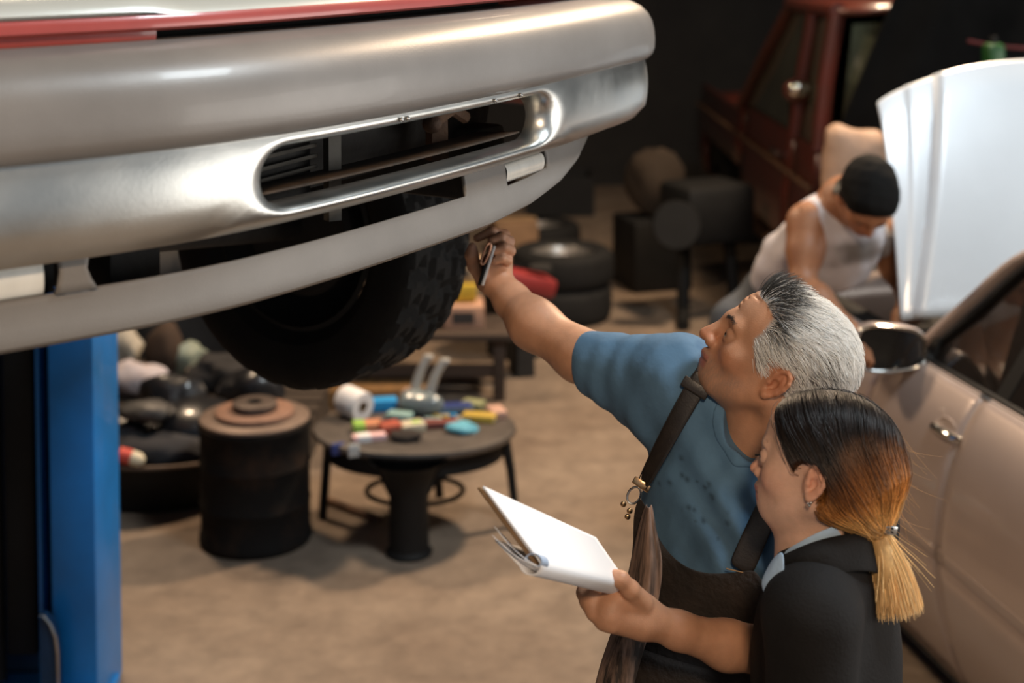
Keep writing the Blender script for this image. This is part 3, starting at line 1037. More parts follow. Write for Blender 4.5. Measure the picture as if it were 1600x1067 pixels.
# ------------------------------------------------------------------ the woman
def woman():
    root = empty('person', (.50, 1.98, 0), 'woman in black blazer with brown-to-blond ponytail beside grey-haired man', 'person')
    H0 = P(1289, 750, 2.0)
    R = head_frame(radians(29), radians(2), radians(14))
    s = .915
    base = (.70, .43, .31)
    Nk = P(1296, 868, 2.02)
    face = nrm(np.array((-.89, .45, 0))); left = np.array((-face[1], face[0], 0))
    cen = np.array((Nk[0] - .002, Nk[1], 0))
    LS = cen + left * .140 + np.array((.01, 0, 1.335)); RSh = cen - left * .165 + np.array((0, 0, 1.345))
    LE = LS + np.array((.0, -.02, -.27)); LW = LE + face * .20 + np.array((-.02, .05, -.02))
    RE = RSh + np.array((.0, .03, -.27)); RW = RE + face * .20 + np.array((0, -.05, -.06))
    body = xf(head_ops(True), R, H0, s)
    body += [cap_(H0 + R @ np.array((-.030, 0, -.03)), Nk + np.array((.01, 0, 0)), .044, .048, .03),
             cap_(H0 + R @ np.array((.025, 0, -.055)), Nk + np.array((-.03, .01, -.02)), .026, .036, .03),
             cap_(Nk, cen + np.array((0, 0, 1.15)), .06, .09, .05), cap_(LS, RSh, .04, .04, .05), cap_(cen + np.array((0, 0, 1.15)), cen + np.array((.01, 0, .98)), .09, .10, .05)]
    for a, b, c in ((LS, LE, LW), (RSh, RE, RW)):
        body += [cap_(a, b, .038, .033, .03), cap_(b, c, .033, .023, .02)]
        hd = nrm(c - b); sd = nrm(np.cross(hd, (0, 0, 1)))
        body += [cap_(c, c + hd * .06, .024, .026, .015)]
        for i in range(4):
            q0 = c + hd * .07 + sd * (.027 - .018 * i)
            dn = np.array((0, 0, -1))
            L1 = (.036, .042, .039, .030)[i]
            body += chain_([q0, q0 + hd * L1 + dn * .010, q0 + hd * L1 * 1.5 + dn * .03, q0 + hd * L1 * 1.5 + dn * .048], [.0090, .0086, .0078, .0065], .004)
        body += chain_([c + hd * .02 + sd * .02, c + hd * .05 + sd * .042, c + hd * .08 + sd * .045], [.012, .010, .0075], .006)
    zb = [(-.07, -.045), (-.01, -.03), (.0, .022), (.012, .032), (.03, .046), (.05, .056), (.075, .072), (.092, .083), (.12, .2)]
    Z_, X_ = [a for a, b in zb], [b for a, b in zb]

    def hairline(l):
        x, y, z = l.T
        return sst(-.002, .004, np.interp(z, Z_, X_) - x) * (z > -.075) * (1 - (np.abs(y) > .064) * (z < .03) * (x > -.03) * (x < .03))
    fn = skin_colours(base, R, H0, s, lips=(.50, .17, .16), scalp=(hairline, (.012, .009, .008)))
    ob = sculpt('body', body, .0020, SKIN, root, colfn=fn, lo=None)
    v, n = mesh_arrays(ob)
    eyeball(R, H0, s, 1, root, look=(1, .0, -.25)); eyeball(R, H0, s, -1, root, look=(1, 0, -.25))
    r = np.random.default_rng(5)
    bp = []
    for sd in (1, -1):
        for i in range(160):
            a = r.uniform(0, 1)
            q = np.array((.097 - .017 * a ** 2, sd * (.012 + .036 * a), .0400 + .006 * sin(a * 2.5) + r.normal() * .0010))
            q = q + np.array((.0012, 0, 0))
            d = np.array((-.002, sd * .0070, .0012)) * r.uniform(.7, 1.2)
            bp.append([q + d * u for u in np.linspace(0, 1, 4)])
        for i in range(60):        # lashes
            a = r.uniform(-1, 1)
            q = np.array((.0965 - .003 * a * a, sd * (.0325 + .0105 * a), .0222 - .002 * a * a))
            bp.append([q + np.array((.007 * u, sd * .0012 * a * u, .0012 * u * u - .0028 * u)) for u in np.linspace(0, 1, 4)])
    bp = np.array(bp) @ R.T * s + H0
    strands('eyebrows_and_lashes', bp, .00028, np.full((len(bp), 4, 3), .012), HAIR, root)
    # hair: a body swept back to the tie, covered with strands
    tie = P(1370, 820, 1.96)
    tl = ((tie - H0) @ R) / s
    hv = [ell_((-.012, 0, .049), (.099, .0830, .087), k=.02), ell_((.022, 0, .066), (.068, .073, .058), k=.02),
          ell_((-.038, 0, .004), (.066, .070, .066), k=.05), cap_((-.055, .0, -.015), tl + np.array((.012, 0, .008)), .052, .010, .06),
          pln_((.084, 0, .094), (.84, 0, -.54), .010),
          ell_((.008, .090, -.008), (.037, .040, .044), k=.006, op='s'), ell_((.008, -.090, -.008), (.037, .040, .044), k=.006, op='s'),
          ell_((.050, 0, -.075), (.085, .07, .062), k=.02, op='s')]
    stops = np.array((0, .050, .078, .104, .142, .30))
    ramp = np.array([(.85, .52, .21), (.74, .40, .13), (.50, .21, .055), (.20, .075, .022), (.018, .012, .010), (.008, .007, .008)])

    def ombre(l):
        d = np.linalg.norm((l - tl) * np.array((.80, 1., 1.0)), axis=-1) + .012 * fbm(l.reshape(-1, 3), 90, 31).reshape(l.shape[:-1])
        return np.stack([np.interp(d, stops, ramp[:, i]) for i in range(3)], -1)
    hw = xf(hv, R, H0, s)
    vol = sculpt('hair', hw, .003, HAIRB, root, colfn=lambda p: ombre(((p - H0) @ R) / s) * .7)
    hv_v, hv_n = mesh_arrays(vol)
    # strands
    N = 9000; K = 26
    lv = ((hv_v - H0) @ R) / s
    ok = np.nonzero(lv[:, 2] > -.06)[0]
    wgt = 1 + 5 * sst(.02, .07, lv[ok, 0])
    idx = r.choice(ok, N, p=wgt / wgt.sum())
    p = lv[idx] + r.normal(size=(N, 3)) * .002
    offs = r.uniform(.0005, .0035, N) + (r.uniform(0, 1, N) < .03) * r.uniform(0, .006, N)
    wob = r.normal(size=(N, 3)) * .10

    def g(x):
        e = .0015
        f0 = field(hv, x)
        gr = np.stack([field(hv, x + np.eye(3)[i] * e) - f0 for i in range(3)], 1) / e
        return f0, gr / (np.linalg.norm(gr, axis=1, keepdims=True) + 1e-9)
    path = np.empty((N, K, 3))
    done = np.zeros(N, bool)
    tj = tl + r.normal(size=(N, 3)) * .0045
    cur = p.copy()
    lens = np.linalg.norm(tj - p, axis=1)
    st = lens / (K - 6)
    for k_ in range(K):
        f0, gr = g(cur)
        dist = np.linalg.norm(tj - cur, axis=1)
        fr = np.clip(dist / .03, 0, 1)
        cur = cur - gr * ((f0 - offs) * fr)[:, None]
        path[:, k_] = cur
        d = tj - cur
        dn = d / (np.linalg.norm(d, axis=1, keepdims=True) + 1e-9)
        # hair first falls from the parting, then runs back
        up = sst(.05, .11, cur[:, 2]) * (k_ < 8)
        dn = dn + wob * .5 + np.stack([0 * up, np.sign(cur[:, 1]) * .7 * up, -.2 * up], 1)
        t_ = dn - gr * (dn * gr).sum(1, keepdims=True) * (fr > .5)[:, None]
        t_ /= np.linalg.norm(t_, axis=1, keepdims=True) + 1e-9
        stp = np.minimum(st * 1.12, dist)
        cur = cur + t_ * stp[:, None]
    pw = H0 + (path * s) @ R.T
    cc = ombre(path) * (r.uniform(.40, 1.40, N) * np.clip(1 + .65 * fbm(p, 130, 77), .25, 1.8))[:, None, None]
    tag(strands('hair_strands', pw, r.uniform(.00022, .00040, N), cc, HAIR, vol, .8), kind='stuff')
    # the tail
    N = 2600; K = 12
    dirs = nrm(P(1396, 950, 1.95) - tie)
    sidev = nrm(P(1440, 900, 1.95) - P(1370, 915, 1.95)); fv = nrm(np.cross(dirs, sidev))
    a = r.uniform(0, 2 * pi, N); q = np.sqrt(r.uniform(0, 1, N))
    L_ = .120 * r.uniform(.80, 1.04, N)
    fly = r.uniform(0, 1, N) < .022
    L_ = np.where(fly, L_ * r.uniform(.5, 1.0, N), L_)
    u = np.linspace(0, 1, K)
    rad0 = .0090; rad1 = .031
    sp = np.where(fly, 2.3, 1.)
    rr = rad0 + (rad1 - rad0) * np.sin(np.clip(u * 1.25, 0, 1) * pi / 2)[None] * (.72 + .5 * u[None] ** 2 * sp[:, None] ** 1.5)
    pos = tie + dirs * (u[None, :, None] * L_[:, None, None]) + (sidev * (np.cos(a) * q)[:, None, None] + fv * .8 * (np.sin(a) * q)[:, None, None]) * rr[..., None]
    pos = pos + sidev * (.006 * np.sin(u * 2.2))[None, :, None] + r.normal(size=(N, 1, 3)) * .0012 * u[None, :, None]
    tc = np.array((.92, .62, .29)) * r.uniform(.5, 1.35, N)[:, None, None] * np.ones((1, K, 1))
    tail = tag(strands('ponytail', pos, r.uniform(.00028, .00045, N), tc, HAIR, root, .6), 'straight blond ponytail', kind='stuff')
    mb = MB()
    mb.tube([Vector(tie + dirs * (.002 + .105 * t)) for t in np.linspace(0, 1, 8)], [.0085, .013, .0180, .021, .023, .023, .021, .016], 14)
    hb = mb.build('ponytail_core', pbr('blond_hair', (.52, .31, .12), .6, var=.3, scale=200, stretch=(1, 1, .1)), root)
    # stray hairs off the back of the head
    N = 26; K = 10
    fp = []
    for i in range(N):
        q = np.array(P(r.uniform(1385, 1412), r.uniform(680, 830), 1.99))
        d = np.array((r.uniform(.1, .55), r.uniform(-.3, .1), r.uniform(-1.0, -.2))); d = nrm(d) * r.uniform(.02, .065)
        cv = np.array((r.uniform(0, .03), 0, r.uniform(-.01, .015)))
        fp.append([q + d * t + cv * t * t for t in np.linspace(0, 1, K)])
    strands('stray_hairs', np.array(fp), .00022, np.full((N, K, 3), (.55, .30, .12)), HAIR, root)['kind'] = 'stuff'
    # hair tie with its metal clip
    mb = MB(); tx = sidev; ty = fv
    for j in range(3):
        mb.tube([Vector(tie + dirs * (.004 * (j - 1)) + (tx * cos(t) * .0115 + ty * sin(t) * .0105)) for t in np.linspace(0, 2 * pi, 21)[:-1]], .0030, 8, closed=True)
    ht = mb.build('hair_tie', BLAZER, root)
    mb = MB(); cpos = tie + dirs * .003 + sidev * .013 - np.array((0, .014, 0))
    mb.box(cpos, (.021, .010, .013), Rz(.3) @ Ry(.25), bev=.002)
    cl = mb.build('clip', STEEL, ht)
    mb = MB()
    for dx in (-.0035, .0035):
        for dz in (-.0028, .0028):
            mb.sphere(cpos + np.array((dx, -.0055, dz)), .0014, sub=1)
    mb.build('clip_stud', BLAZER, ht)
    # ear studs
    e = H0 + R @ (np.array((-.002, .083, -.026)) * s)
    mb = MB()
    for dx, dz in ((-.0022, 0), (.0022, .0008), (0, -.003)):
        mb.sphere(e + np.array((dx, -.003, dz)), .0021, sub=2)
    mb.build('earring', STEEL, root)
    # blazer
    bl = [ell_(cen + np.array((.0, 0, 1.20)), (.140, .105, .20), np.stack([left, face, (0, 0, 1)], 1), k=.05),
          ell_(cen + np.array((.01, 0, 1.00)), (.140, .105, .20), np.stack([left, face, (0, 0, 1)], 1), k=.05),
          ell_(cen + np.array((.01, 0, .83)), (.172, .135, .13), np.stack([left, face, (0, 0, 1)], 1), k=.05),
          cap_(LS, RSh, .056, .056, .05), cap_(LS * .55 + RSh * .45 + np.array((.02, 0, .03)), Nk + np.array((.022, -.005, -.005)), .05, .048, .04)]
    bl += [cap_(LS + np.array((.004, -.006, -.01)), LE, .062, .055, .03), cap_(LE, LW, .054, .040, .02), cap_(RSh, RE, .060, .052, .03), cap_(RE, RW, .052, .038, .02)]
    vee = np.stack([left, face, (0, 0, 1)], 1)
    bl += [pln_((0, 0, .72), (0, 0, -1)), cap_(Nk + np.array((0, 0, .05)), Nk + np.array((0, 0, -.035)), .056, .046, .010, 's'),
           cap_(Nk + face * .06 + np.array((0, 0, .02)), Nk + face * .16 + np.array((0, 0, -.14)), .040, .010, .012, 's')]

    def bf(p):
        w = np.exp(-((p - LE) ** 2).sum(1) / .010)
        return .0022 * fbm(p * np.array((1, 1, .6)), 24, 41) + .005 * w * np.sin(p[:, 2] * 230 + p[:, 0] * 60)
    bz = sculpt('blazer', bl, .0045, BLAZER, root, disp=bf)
    tb = bvh(bz)

    def ribbon(name, pts, wid, mat, off, hh=.003):
        c = [shoot(tb, px, py, off, 2.0) for px, py in pts]
        L_, R_ = [], []
        for i, (q, nn) in enumerate(c):
            t = nrm(c[min(i + 1, len(c) - 1)][0] - c[max(i - 1, 0)][0]); b = nrm(np.cross(t, nn)); w = wid[i] / 2
            L_.append(q + b * w); R_.append(q - b * w)
        mb = MB(); mb.grid([L_, [(a + b) / 2 for a, b in zip(L_, R_)], R_])
        return mb.build(name, mat, root, solid=hh, sub=2)
    # shirt collar: a standing band round the neck and the folded point at the throat
    mb = MB()
    nb = [P(1222, 866, 1.965), P(1240, 856, 1.945), P(1262, 843, 1.935), P(1285, 832, 1.935), P(1305, 825, 1.945), P(1330, 820, 1.965), P(1345, 820, 2.0)]
    rows = [[np.array(q) + np.array((0, 0, .004)) for q in nb], [np.array(q) + np.array((.002, -.006, -.008)) for q in nb], [np.array(q) + np.array((.003, -.010, -.024)) for q in nb]]
    mb.grid(rows); mb.build('shirt_collar', LTBLUE, root, solid=.002, sub=2)
    mb = MB()
    fr = [[P(1224, 858, 1.910), P(1211, 868, 1.920), P(1203, 880, 1.935)], [P(1226, 876, 1.900), P(1208, 884, 1.910), P(1196, 893, 1.930)],
          [P(1226, 900, 1.895), P(1206, 904, 1.905), P(1189, 906, 1.925)], [P(1216, 918, 1.895), P(1204, 920, 1.905), P(1190, 918, 1.925)], [P(1206, 928, 1.900), P(1200, 930, 1.905), P(1194, 929, 1.925)]]
    mb.grid(fr); mb.build('shirt_front', LTBLUE, root, solid=.002, sub=2)
    # blazer collar lying over the shirt collar
    mb = MB()
    cb = [[P(1210, 872, 1.94), P(1232, 862, 1.925), P(1258, 850, 1.915), P(1288, 840, 1.915), P(1318, 834, 1.93), P(1350, 832, 1.95), P(1372, 836, 1.99)],
          [P(1213, 888, 1.925), P(1236, 876, 1.908), P(1262, 866, 1.90), P(1292, 856, 1.90), P(1322, 848, 1.915), P(1354, 846, 1.935), P(1378, 850, 1.98)],
          [P(1226, 912, 1.925), P(1246, 898, 1.905), P(1270, 886, 1.895), P(1298, 876, 1.895), P(1328, 866, 1.915), P(1358, 866, 1.930), P(1384, 872, 1.97)],
          [P(1240, 936, 1.93), P(1260, 920, 1.91), P(1284, 908, 1.90), P(1310, 900, 1.90), P(1336, 892, 1.91), P(1364, 894, 1.925), P(1388, 902, 1.965)]]
    mb.grid(cb); mb.build('blazer_collar', BLAZER, root, solid=.004, sub=2)
    # trousers and shoes below the frame
    ops = []
    for sg, hp in ((1, cen + left * .08), (-1, cen - left * .08)):
        ops += [cap_(hp + np.array((.01, 0, .80)), hp + np.array((0, 0, .45)), .085, .062, .04), cap_(hp + np.array((0, 0, .45)), hp + np.array((.01, 0, .06)), .062, .055, .03)]
        shoe(root, hp + face * .03 + np.array((.01, 0, 0)), math.atan2(face[1], face[0]), L=.24)
    sculpt('trousers', ops, .008, BLAZER, root)
    return root


# ------------------------------------------------------------------ the mechanic at the engine bay
def mechanic():
    root = empty('person', (.80, 5.05, 0), 'dark-haired man in white sleeveless shirt bending over the open engine bay', 'person')
    H0 = P(1352, 312, 4.52)
    f = nrm(np.array((-.02, -.55, -.83)))
    l = nrm(np.cross((0, 0, 1), f)); u = np.cross(f, l)
    ro = -.12
    l, u = l * cos(ro) + u * sin(ro), u * cos(ro) - l * sin(ro)
    R = np.stack([f, l, u], 1)
    base = (.36, .165, .085)
    Nk = P(1322, 318, 4.66)
    RS = P(1262, 350, 4.66); RE = P(1254, 442, 4.58); RW = P(1318, 505, 4.42)
    LS = P(1382, 372, 4.98); LE = P(1425, 470, 5.10); LW = P(1400, 540, 4.98)
    hip = P(1222, 440, 5.0)
    body = xf(head_ops(), R, H0, 1.0)
    body += [cap_(H0 + R @ np.array((-.04, 0, -.03)), Nk, .055, .06, .03), cap_(Nk, hip, .09, .10, .06), cap_(RS, LS, .06, .06, .06)]
    for a, b, c in ((RS, RE, RW), (LS, LE, LW)):
        m = a * .55 + b * .45
        body += [cap_(a, m, .064, .060, .04), cap_(m, b, .056, .042, .03), cap_(b, b * .6 + c * .4, .043, .045, .02), cap_(b * .6 + c * .4, c, .045, .028, .02)]
        hd = nrm(c - b); sd = nrm(np.cross(hd, (.3, .2, 1)))
        body += [cap_(c, c + hd * .07, .029, .032, .015)]
        for i in range(4):
            q0 = c + hd * .085 + sd * (.033 - .022 * i)
            L1 = (.04, .046, .043, .033)[i]; dn = np.array((0, 0, -1))
            body += chain_([q0, q0 + hd * L1, q0 + hd * L1 * 1.3 + dn * .03, q0 + hd * L1 * 1.1 + dn * .05], [.0105, .010, .009, .008], .004)
        body += chain_([c + hd * .02 + sd * .025, c + hd * .05 + sd * .05, c + hd * .08 + sd * .05 + np.array((0, 0, -.02))], [.014, .012, .009], .006)

    def hairline(l):
        x, y, z = l.T
        return (x < np.interp(z, [-.06, -.01, .0, .03, .06, .09, .12], [-.04, -.02, .03, .05, .055, .075, .2])) * (z > -.06) * 1.0
    fn = skin_colours(base, R, H0, 1.0, scalp=(hairline, (.006, .006, .006)))
    bo = sculpt('body', body, .0045, SKIN, root, colfn=fn)
    eyeball(R, H0, 1, 1, root); eyeball(R, H0, 1, -1, root)
    v, n = mesh_arrays(bo)
    hops = xf([ell_((-.014, 0, .056), (.112, .090, .094), k=.02), ell_((.036, 0, .074), (.070, .076, .060), k=.02), ell_((-.05, 0, .01), (.066, .075, .075), k=.02), pln_((.090, 0, .078), (.80, 0, -.6), .01),
               ell_((.02, .085, -.03), (.04, .04, .045), k=.006, op='s'), ell_((.02, -.085, -.03), (.04, .04, .045), k=.006, op='s')], R, H0)
    sculpt('hair', hops, .006, pbr('black_hair', (.006, .006, .006), .8, attr='col', var=.3, scale=150, spec=.12), root, disp=lambda p: .002 * fbm(p, 60, 3), colfn=lambda p: np.full((len(p), 3), .006))
    ax = nrm(Nk - hip); sd = nrm(LS - RS); sd = nrm(sd - ax * (sd @ ax)); fr = np.cross(sd, ax)
    RT = np.stack([sd, fr, ax], 1)
    mid = (hip + Nk) / 2
    sh = [ell_(Nk * .62 + hip * .38 + np.array((.02, 0, -.03)), (.17, .125, .22), RT, k=.05), ell_(Nk * .25 + hip * .75, (.150, .115, .22), RT, k=.05), cap_(RS + sd * .035, LS - sd * .02, .074, .070, .05),
          cap_(RS + sd * .04 + np.array((0, 0, .0)), Nk, .065, .075, .05),
          cap_(P(1325, 362, 4.74), P(1318, 410, 4.80), .10, .09, .08),
          cap_(RS - sd * .05, RE, .068, .075, .012, 's'), cap_(LS + sd * .06, LE, .07, .075, .012, 's'),
          ell_(Nk + R[:, 0] * .03 + np.array((.02, -.05, .05)), (.08, .09, .07), k=.012, op='s'), pln_(hip, -ax, .01)]
    prt = P(1346, 396, 4.6)

    def teec(p):
        c = np.tile((.60, .57, .60), (len(p), 1)).astype(float)
        l_ = (p - prt)
        w = (np.exp(-(((l_ + .012 * fbm(p, 40, 4)[:, None]) / np.array((.085, .5, .042))) ** 4).sum(1)) * (p[:, 1] < mid[1] + .12))[:, None]
        return c * (1 - .85 * w) + np.array((.10, .085, .07)) * .85 * w
    sculpt('sleeveless_shirt', sh, .007, WTEE, root, disp=lambda p: .007 * fbm(p, 22, 8), colfn=teec)
    ops = [ell_(hip + np.array((0, .02, -.10)), (.155, .14, .17), k=.05)]
    for hp, kn, an in (((.80, 4.94, .92), (.88, 4.84, .50), (.80, 5.0, .08)), ((.94, 5.14, .92), (.98, 5.02, .50), (.92, 5.22, .08))):
        ops += [cap_(hp, kn, .105, .078, .05), cap_(kn, an, .078, .066, .03)]
        shoe(root, (an[0] + .05, an[1] - .02, 0), -.35)
    sculpt('jeans', ops, .008, JEANS, root, disp=lambda p: .006 * fbm(p, 18, 18))
    return root
# ================================================================== LIFTED PICKUP
RED = pbr('red_paint', (.38, .065, .055), .35, coat=.6, var=.15, scale=5)
DKRED = pbr('dark_red_paint', (.10, .012, .012), .4, coat=.4, var=.2)
BUMP = pbr('grey_bumper_paint', (.225, .208, .195), .42, .15, var=.10, scale=6, bump=.04, bscale=300, coat=.15)
VAL = pbr('grey_valance_plastic', (.20, .182, .165), .5, var=.10, scale=6, bump=.08, bscale=400)
CHROME = pbr('brushed_chrome', (.66, .66, .63), .33, 1, var=.06, scale=10, rvar=.10, bump=.02, bscale=200)
PALE = pbr('pale_silver_paint', (.62, .64, .60), .3, .2, coat=.6, var=.05)
BLACK = pbr('black_plastic', (.008, .008, .008), .65, var=.2, spec=.25)
DARK = pbr('underbody_grime', (.016, .015, .014), .8, var=.5, scale=14, bump=.3, bscale=40)
FIN = pbr('dusty_radiator', (.10, .092, .080), .6, .3, var=.3, scale=12)
RUST = pbr('rusty_steel', (.060, .030, .017), .75, col2=(.16, .085, .045), scale=22, bump=.3, bscale=60)
RUBBER = pbr('tyre_rubber', (.0095, .0095, .0095), .8, var=.25, scale=12, bump=.15, bscale=90, spec=.3)
LAMP = pbr('fog_lamp_lens', (.85, .84, .78), .2, 0, coat=.8, var=.1, scale=40, stretch=(1, 1, .05))
RIM = pbr('dull_alloy', (.38, .36, .34), .38, .8, var=.25, scale=20)

BP = [(-.90, 1.20), (-.84, 1.40), (-.72, 1.485), (-.569, 1.58), (-.387, 1.72), (-.254, 1.88), (-.096, 2.13), (.032, 2.36), (.148, 2.60), (.222, 2.78),
      (.256, 2.90), (.262, 3.0), (.235, 3.10), (.15, 3.22), (.02, 3.34)]


def catmull(P_, n):
    P_ = np.array(P_, float)
    P2 = np.vstack([2 * P_[0] - P_[1], P_, 2 * P_[-1] - P_[-2]])
    out = []
    for i in range(len(P_) - 1):
        a, b, c, d = P2[i:i + 4]
        for t in np.linspace(0, 1, n, endpoint=False):
            out.append(.5 * ((2 * b) + (c - a) * t + (2 * a - 5 * b + 4 * c - d) * t * t + (3 * b - a - 3 * c + d) * t ** 3))
    out.append(P_[-1])
    return np.array(out)


class Path:
    def __init__(s):
        c = catmull(BP, 24)
        for _ in range(30):
            c[1:-1] = .5 * c[1:-1] + .25 * (c[2:] + c[:-2])
        d = np.r_[0, np.cumsum(np.linalg.norm(np.diff(c, axis=0), axis=1))]
        s.c = c; s.d = d
        px = 800 + c[:, 0] / c[:, 1] * F
        i0 = np.argmin(np.abs(px) + 1e3 * (d > 1.5))
        s.d = d - d[i0]
        t = np.gradient(c, s.d, axis=0); t /= np.linalg.norm(t, axis=1, keepdims=True)
        s.n = np.stack([t[:, 1], -t[:, 0]], 1)
        s.px = px
        s.lo, s.hi = s.d[0], s.d[-1]

    def at(s, d, o=0., z=0., tilt=True):
        x = np.interp(d, s.d, s.c[:, 0]); y = np.interp(d, s.d, s.c[:, 1])
        nx = np.interp(d, s.d, s.n[:, 0]); ny = np.interp(d, s.d, s.n[:, 1])
        l = sqrt(nx * nx + ny * ny)
        zt = .027 * max(-.4, min(d, 1.35)) / 1.27 if tilt else 0
        return np.array((x + nx / l * o, y + ny / l * o, z + zt))

    def of_px(s, px):
        m = (s.d < 1.55) & (s.d > -.25)
        return float(np.interp(px, s.px[m], s.d[m]))


BPATH = Path()


def lifted_pickup():
    B = BPATH
    LAT = np.array((.53, .848)); FWD = np.array((.848, -.53)); C0 = np.array((-.13, 2.08))
    w = lambda la, f, z: np.array((C0[0] + LAT[0] * la + FWD[0] * f, C0[1] + LAT[1] * la + FWD[1] * f, z))
    root = empty('pickup_truck', (-.9, 2.9, 0), 'lifted pickup with red and pale silver front and wide grey bumper', 'truck')
    ds = np.linspace(B.lo, B.hi, 150)

    def sweep(name, prof, mat, d0=None, d1=None, n=150, solid=0., parent=None, sub=0):
        dd = np.linspace(B.lo if d0 is None else d0, B.hi if d1 is None else d1, n)
        mb = MB()
        mb.grid([[B.at(d, o, z) for d in dd] for o, z in prof])
        return mb.build(name, mat, parent or root, solid=solid, sub=sub, off=-1)
    # upper grey cover, rounded
    prof = [(-.16, 2.094), (-.10, 2.098), (-.05, 2.096), (-.018, 2.088), (.006, 2.076), (.020, 2.062), (.0285, 2.046), (.0325, 2.030), (.0345, 2.010),
            (.034, 1.992), (.030, 1.980), (.022, 1.972), (.008, 1.969), (-.02, 1.970)]
    sweep('bumper_cover', prof, BUMP)
    # chrome bar with its slot: rings between the slot edge and the border of the bar
    za, zb_ = 1.852, 1.978
    sc_, zc = (B.of_px(408) + B.of_px(846)) / 2, 1.914
    hl = (B.of_px(846) - B.of_px(408)) / 2; rad = .0375

    def bar_o(z):
        return .020 - .010 * ((z - 1.915) / .063) ** 2 - .014 * max(0., (1.876 - z) / .024) ** 2
    NP = 200
    th = np.linspace(0, 2 * pi, NP, endpoint=False)
    st = []
    per = 4 * (hl - rad) + 2 * pi * rad
    for k in range(NP):
        q = k / NP * per
        a = 2 * (hl - rad)
        if q < a: st.append((-(hl - rad) + q, -rad))
        elif q < a + pi * rad:
            t = (q - a) / rad; st.append(((hl - rad) + rad * sin(t), -rad * cos(t)))
        elif q < 2 * a + pi * rad: st.append(((hl - rad) - (q - a - pi * rad), rad))
        else:
            t = (q - 2 * a - pi * rad) / rad; st.append((-(hl - rad) - rad * sin(t), rad * cos(t)))
    s0, s1 = sc_ - hl - .09, sc_ + hl + .09
    rows = []
    offs_in = [(-.0, -.050), (.0, -.036), (.001, -.026), (.004, -.015), (.009, -.006), (.016, -.0012), (.024, 0)]
    for e, dp in offs_in:
        row = []
        for (x, y) in st:
            r_ = np.array((x, y)); cx = np.clip(x, -(hl - rad), hl - rad)
            nn = np.array((x - cx, y)); nn = nn / (np.linalg.norm(nn) + 1e-9)
            x2, y2 = r_ + nn * e * np.array((2.2, .55))
            z = zc + y2
            row.append(B.at(sc_ + x2, bar_o(z) + dp, z))
        rows.append(row)
    # outer border points by direction
    last = []
    for (x, y) in st:
        cx = np.clip(x, -(hl - rad), hl - rad)
        nn = np.array((x - cx, y)); nn = nn / (np.linalg.norm(nn) + 1e-9)
        x2, y2 = np.array((x, y)) + nn * .024 * np.array((2.2, .55))
        # stretch to rectangle
        if abs(nn[0]) < 1e-6:
            X, Y = x2, (zb_ if y > 0 else za) - zc
        else:
            lim = s1 - sc_ if nn[0] > 0 else sc_ - s0
            tX = (lim - abs(x2)) / abs(nn[0]); tY = (((zb_ - zc) if nn[1] > 0 else (zc - za)) - abs(y2)) / (abs(nn[1]) + 1e-9)
            t = min(tX, tY); X, Y = x2 + nn[0] * t, y2 + nn[1] * t
        last.append((x2, y2, X, Y))
    for cX, cY in ((s1 - sc_, zb_ - zc), (s1 - sc_, za - zc), (s0 - sc_, zb_ - zc), (s0 - sc_, za - zc)):
        k = min(range(len(last)), key=lambda k: (last[k][2] - cX) ** 2 + ((last[k][3] - cY) * 2) ** 2)
        last[k] = (last[k][0], last[k][1], cX, cY)
    for t in np.linspace(0, 1, 9)[1:]:
        row = []
        for (x2, y2, X, Y) in last:
            xx = x2 + (X - x2) * t; yy = y2 + (Y - y2) * t
            row.append(B.at(sc_ + xx, bar_o(zc + yy), zc + yy))
        rows.append(row)
    mb = MB(); mb.grid(rows, closed=True)
    pr = [(bar_o(z), z) for z in np.linspace(za, zb_, 24)]
    for a, b, sd in ((B.lo, s0, -1), (s1, B.hi, 1)):
        dd = np.linspace(a, b, 60)
        zz = sorted({round(zc + l_[3], 7) for l_ in last if abs(l_[2] - (s0 - sc_ if sd < 0 else s1 - sc_)) < 1e-6})
        mb.grid([[B.at(d, bar_o(z), z) for d in dd] for z in zz])
    bmesh.ops.remove_doubles(mb.bm, verts=mb.bm.verts, dist=1e-4)
    dd = np.linspace(B.lo, B.hi, 150)
    mb.grid([[B.at(d, o, z) for d in dd] for o, z in [(-.010, 1.852), (-.022, 1.848), (-.045, 1.850)]])
    bar = mb.build('chrome_bar', CHROME, root, angle=70)
    # rivets above the slot
    for px in (612, 622, 760, 800):
        d = B.of_px(px); mb = MB(); mb.sphere(B.at(d, .016, 1.962), .0038, sub=2)
        mb.build('rivet', STEEL, bar)
    # valance with its long opening and lamp pockets
    zs = [1.856, 1.846, 1.834, 1.822, 1.812, 1.804, 1.795, 1.778, 1.766, 1.757, 1.751, 1.750, 1.756]
    os_ = [-.030, -.028, -.026, -.024, -.023, -.022, -.021, -.018, -.016, -.018, -.026, -.050, -.110]
    opn = (B.of_px(134), B.of_px(748))
    lampR = (B.of_px(813), B.of_px(880)); lampL = (-.20, B.of_px(104))
    xs = sorted(set(list(np.linspace(B.lo, B.hi, 170)) + list(opn) + list(lampR) + list(lampL) + [opn[0] + .012, opn[1] - .02]))
    mb = MB()
    qd = [B.of_px(x) for x in (780, 850, 900, 935, 960, 985)]

    def vz(d, o, z):
        q = float(np.interp(d, qd, [1, .93, .78, .56, .28, .06]))
        return B.at(d, o - .05 * (1 - q), 1.858 - (1.858 - z) * q)
    V = [[mb.bm.verts.new(Vector(vz(d, o, z))) for d in xs] for o, z in zip(os_, zs)]
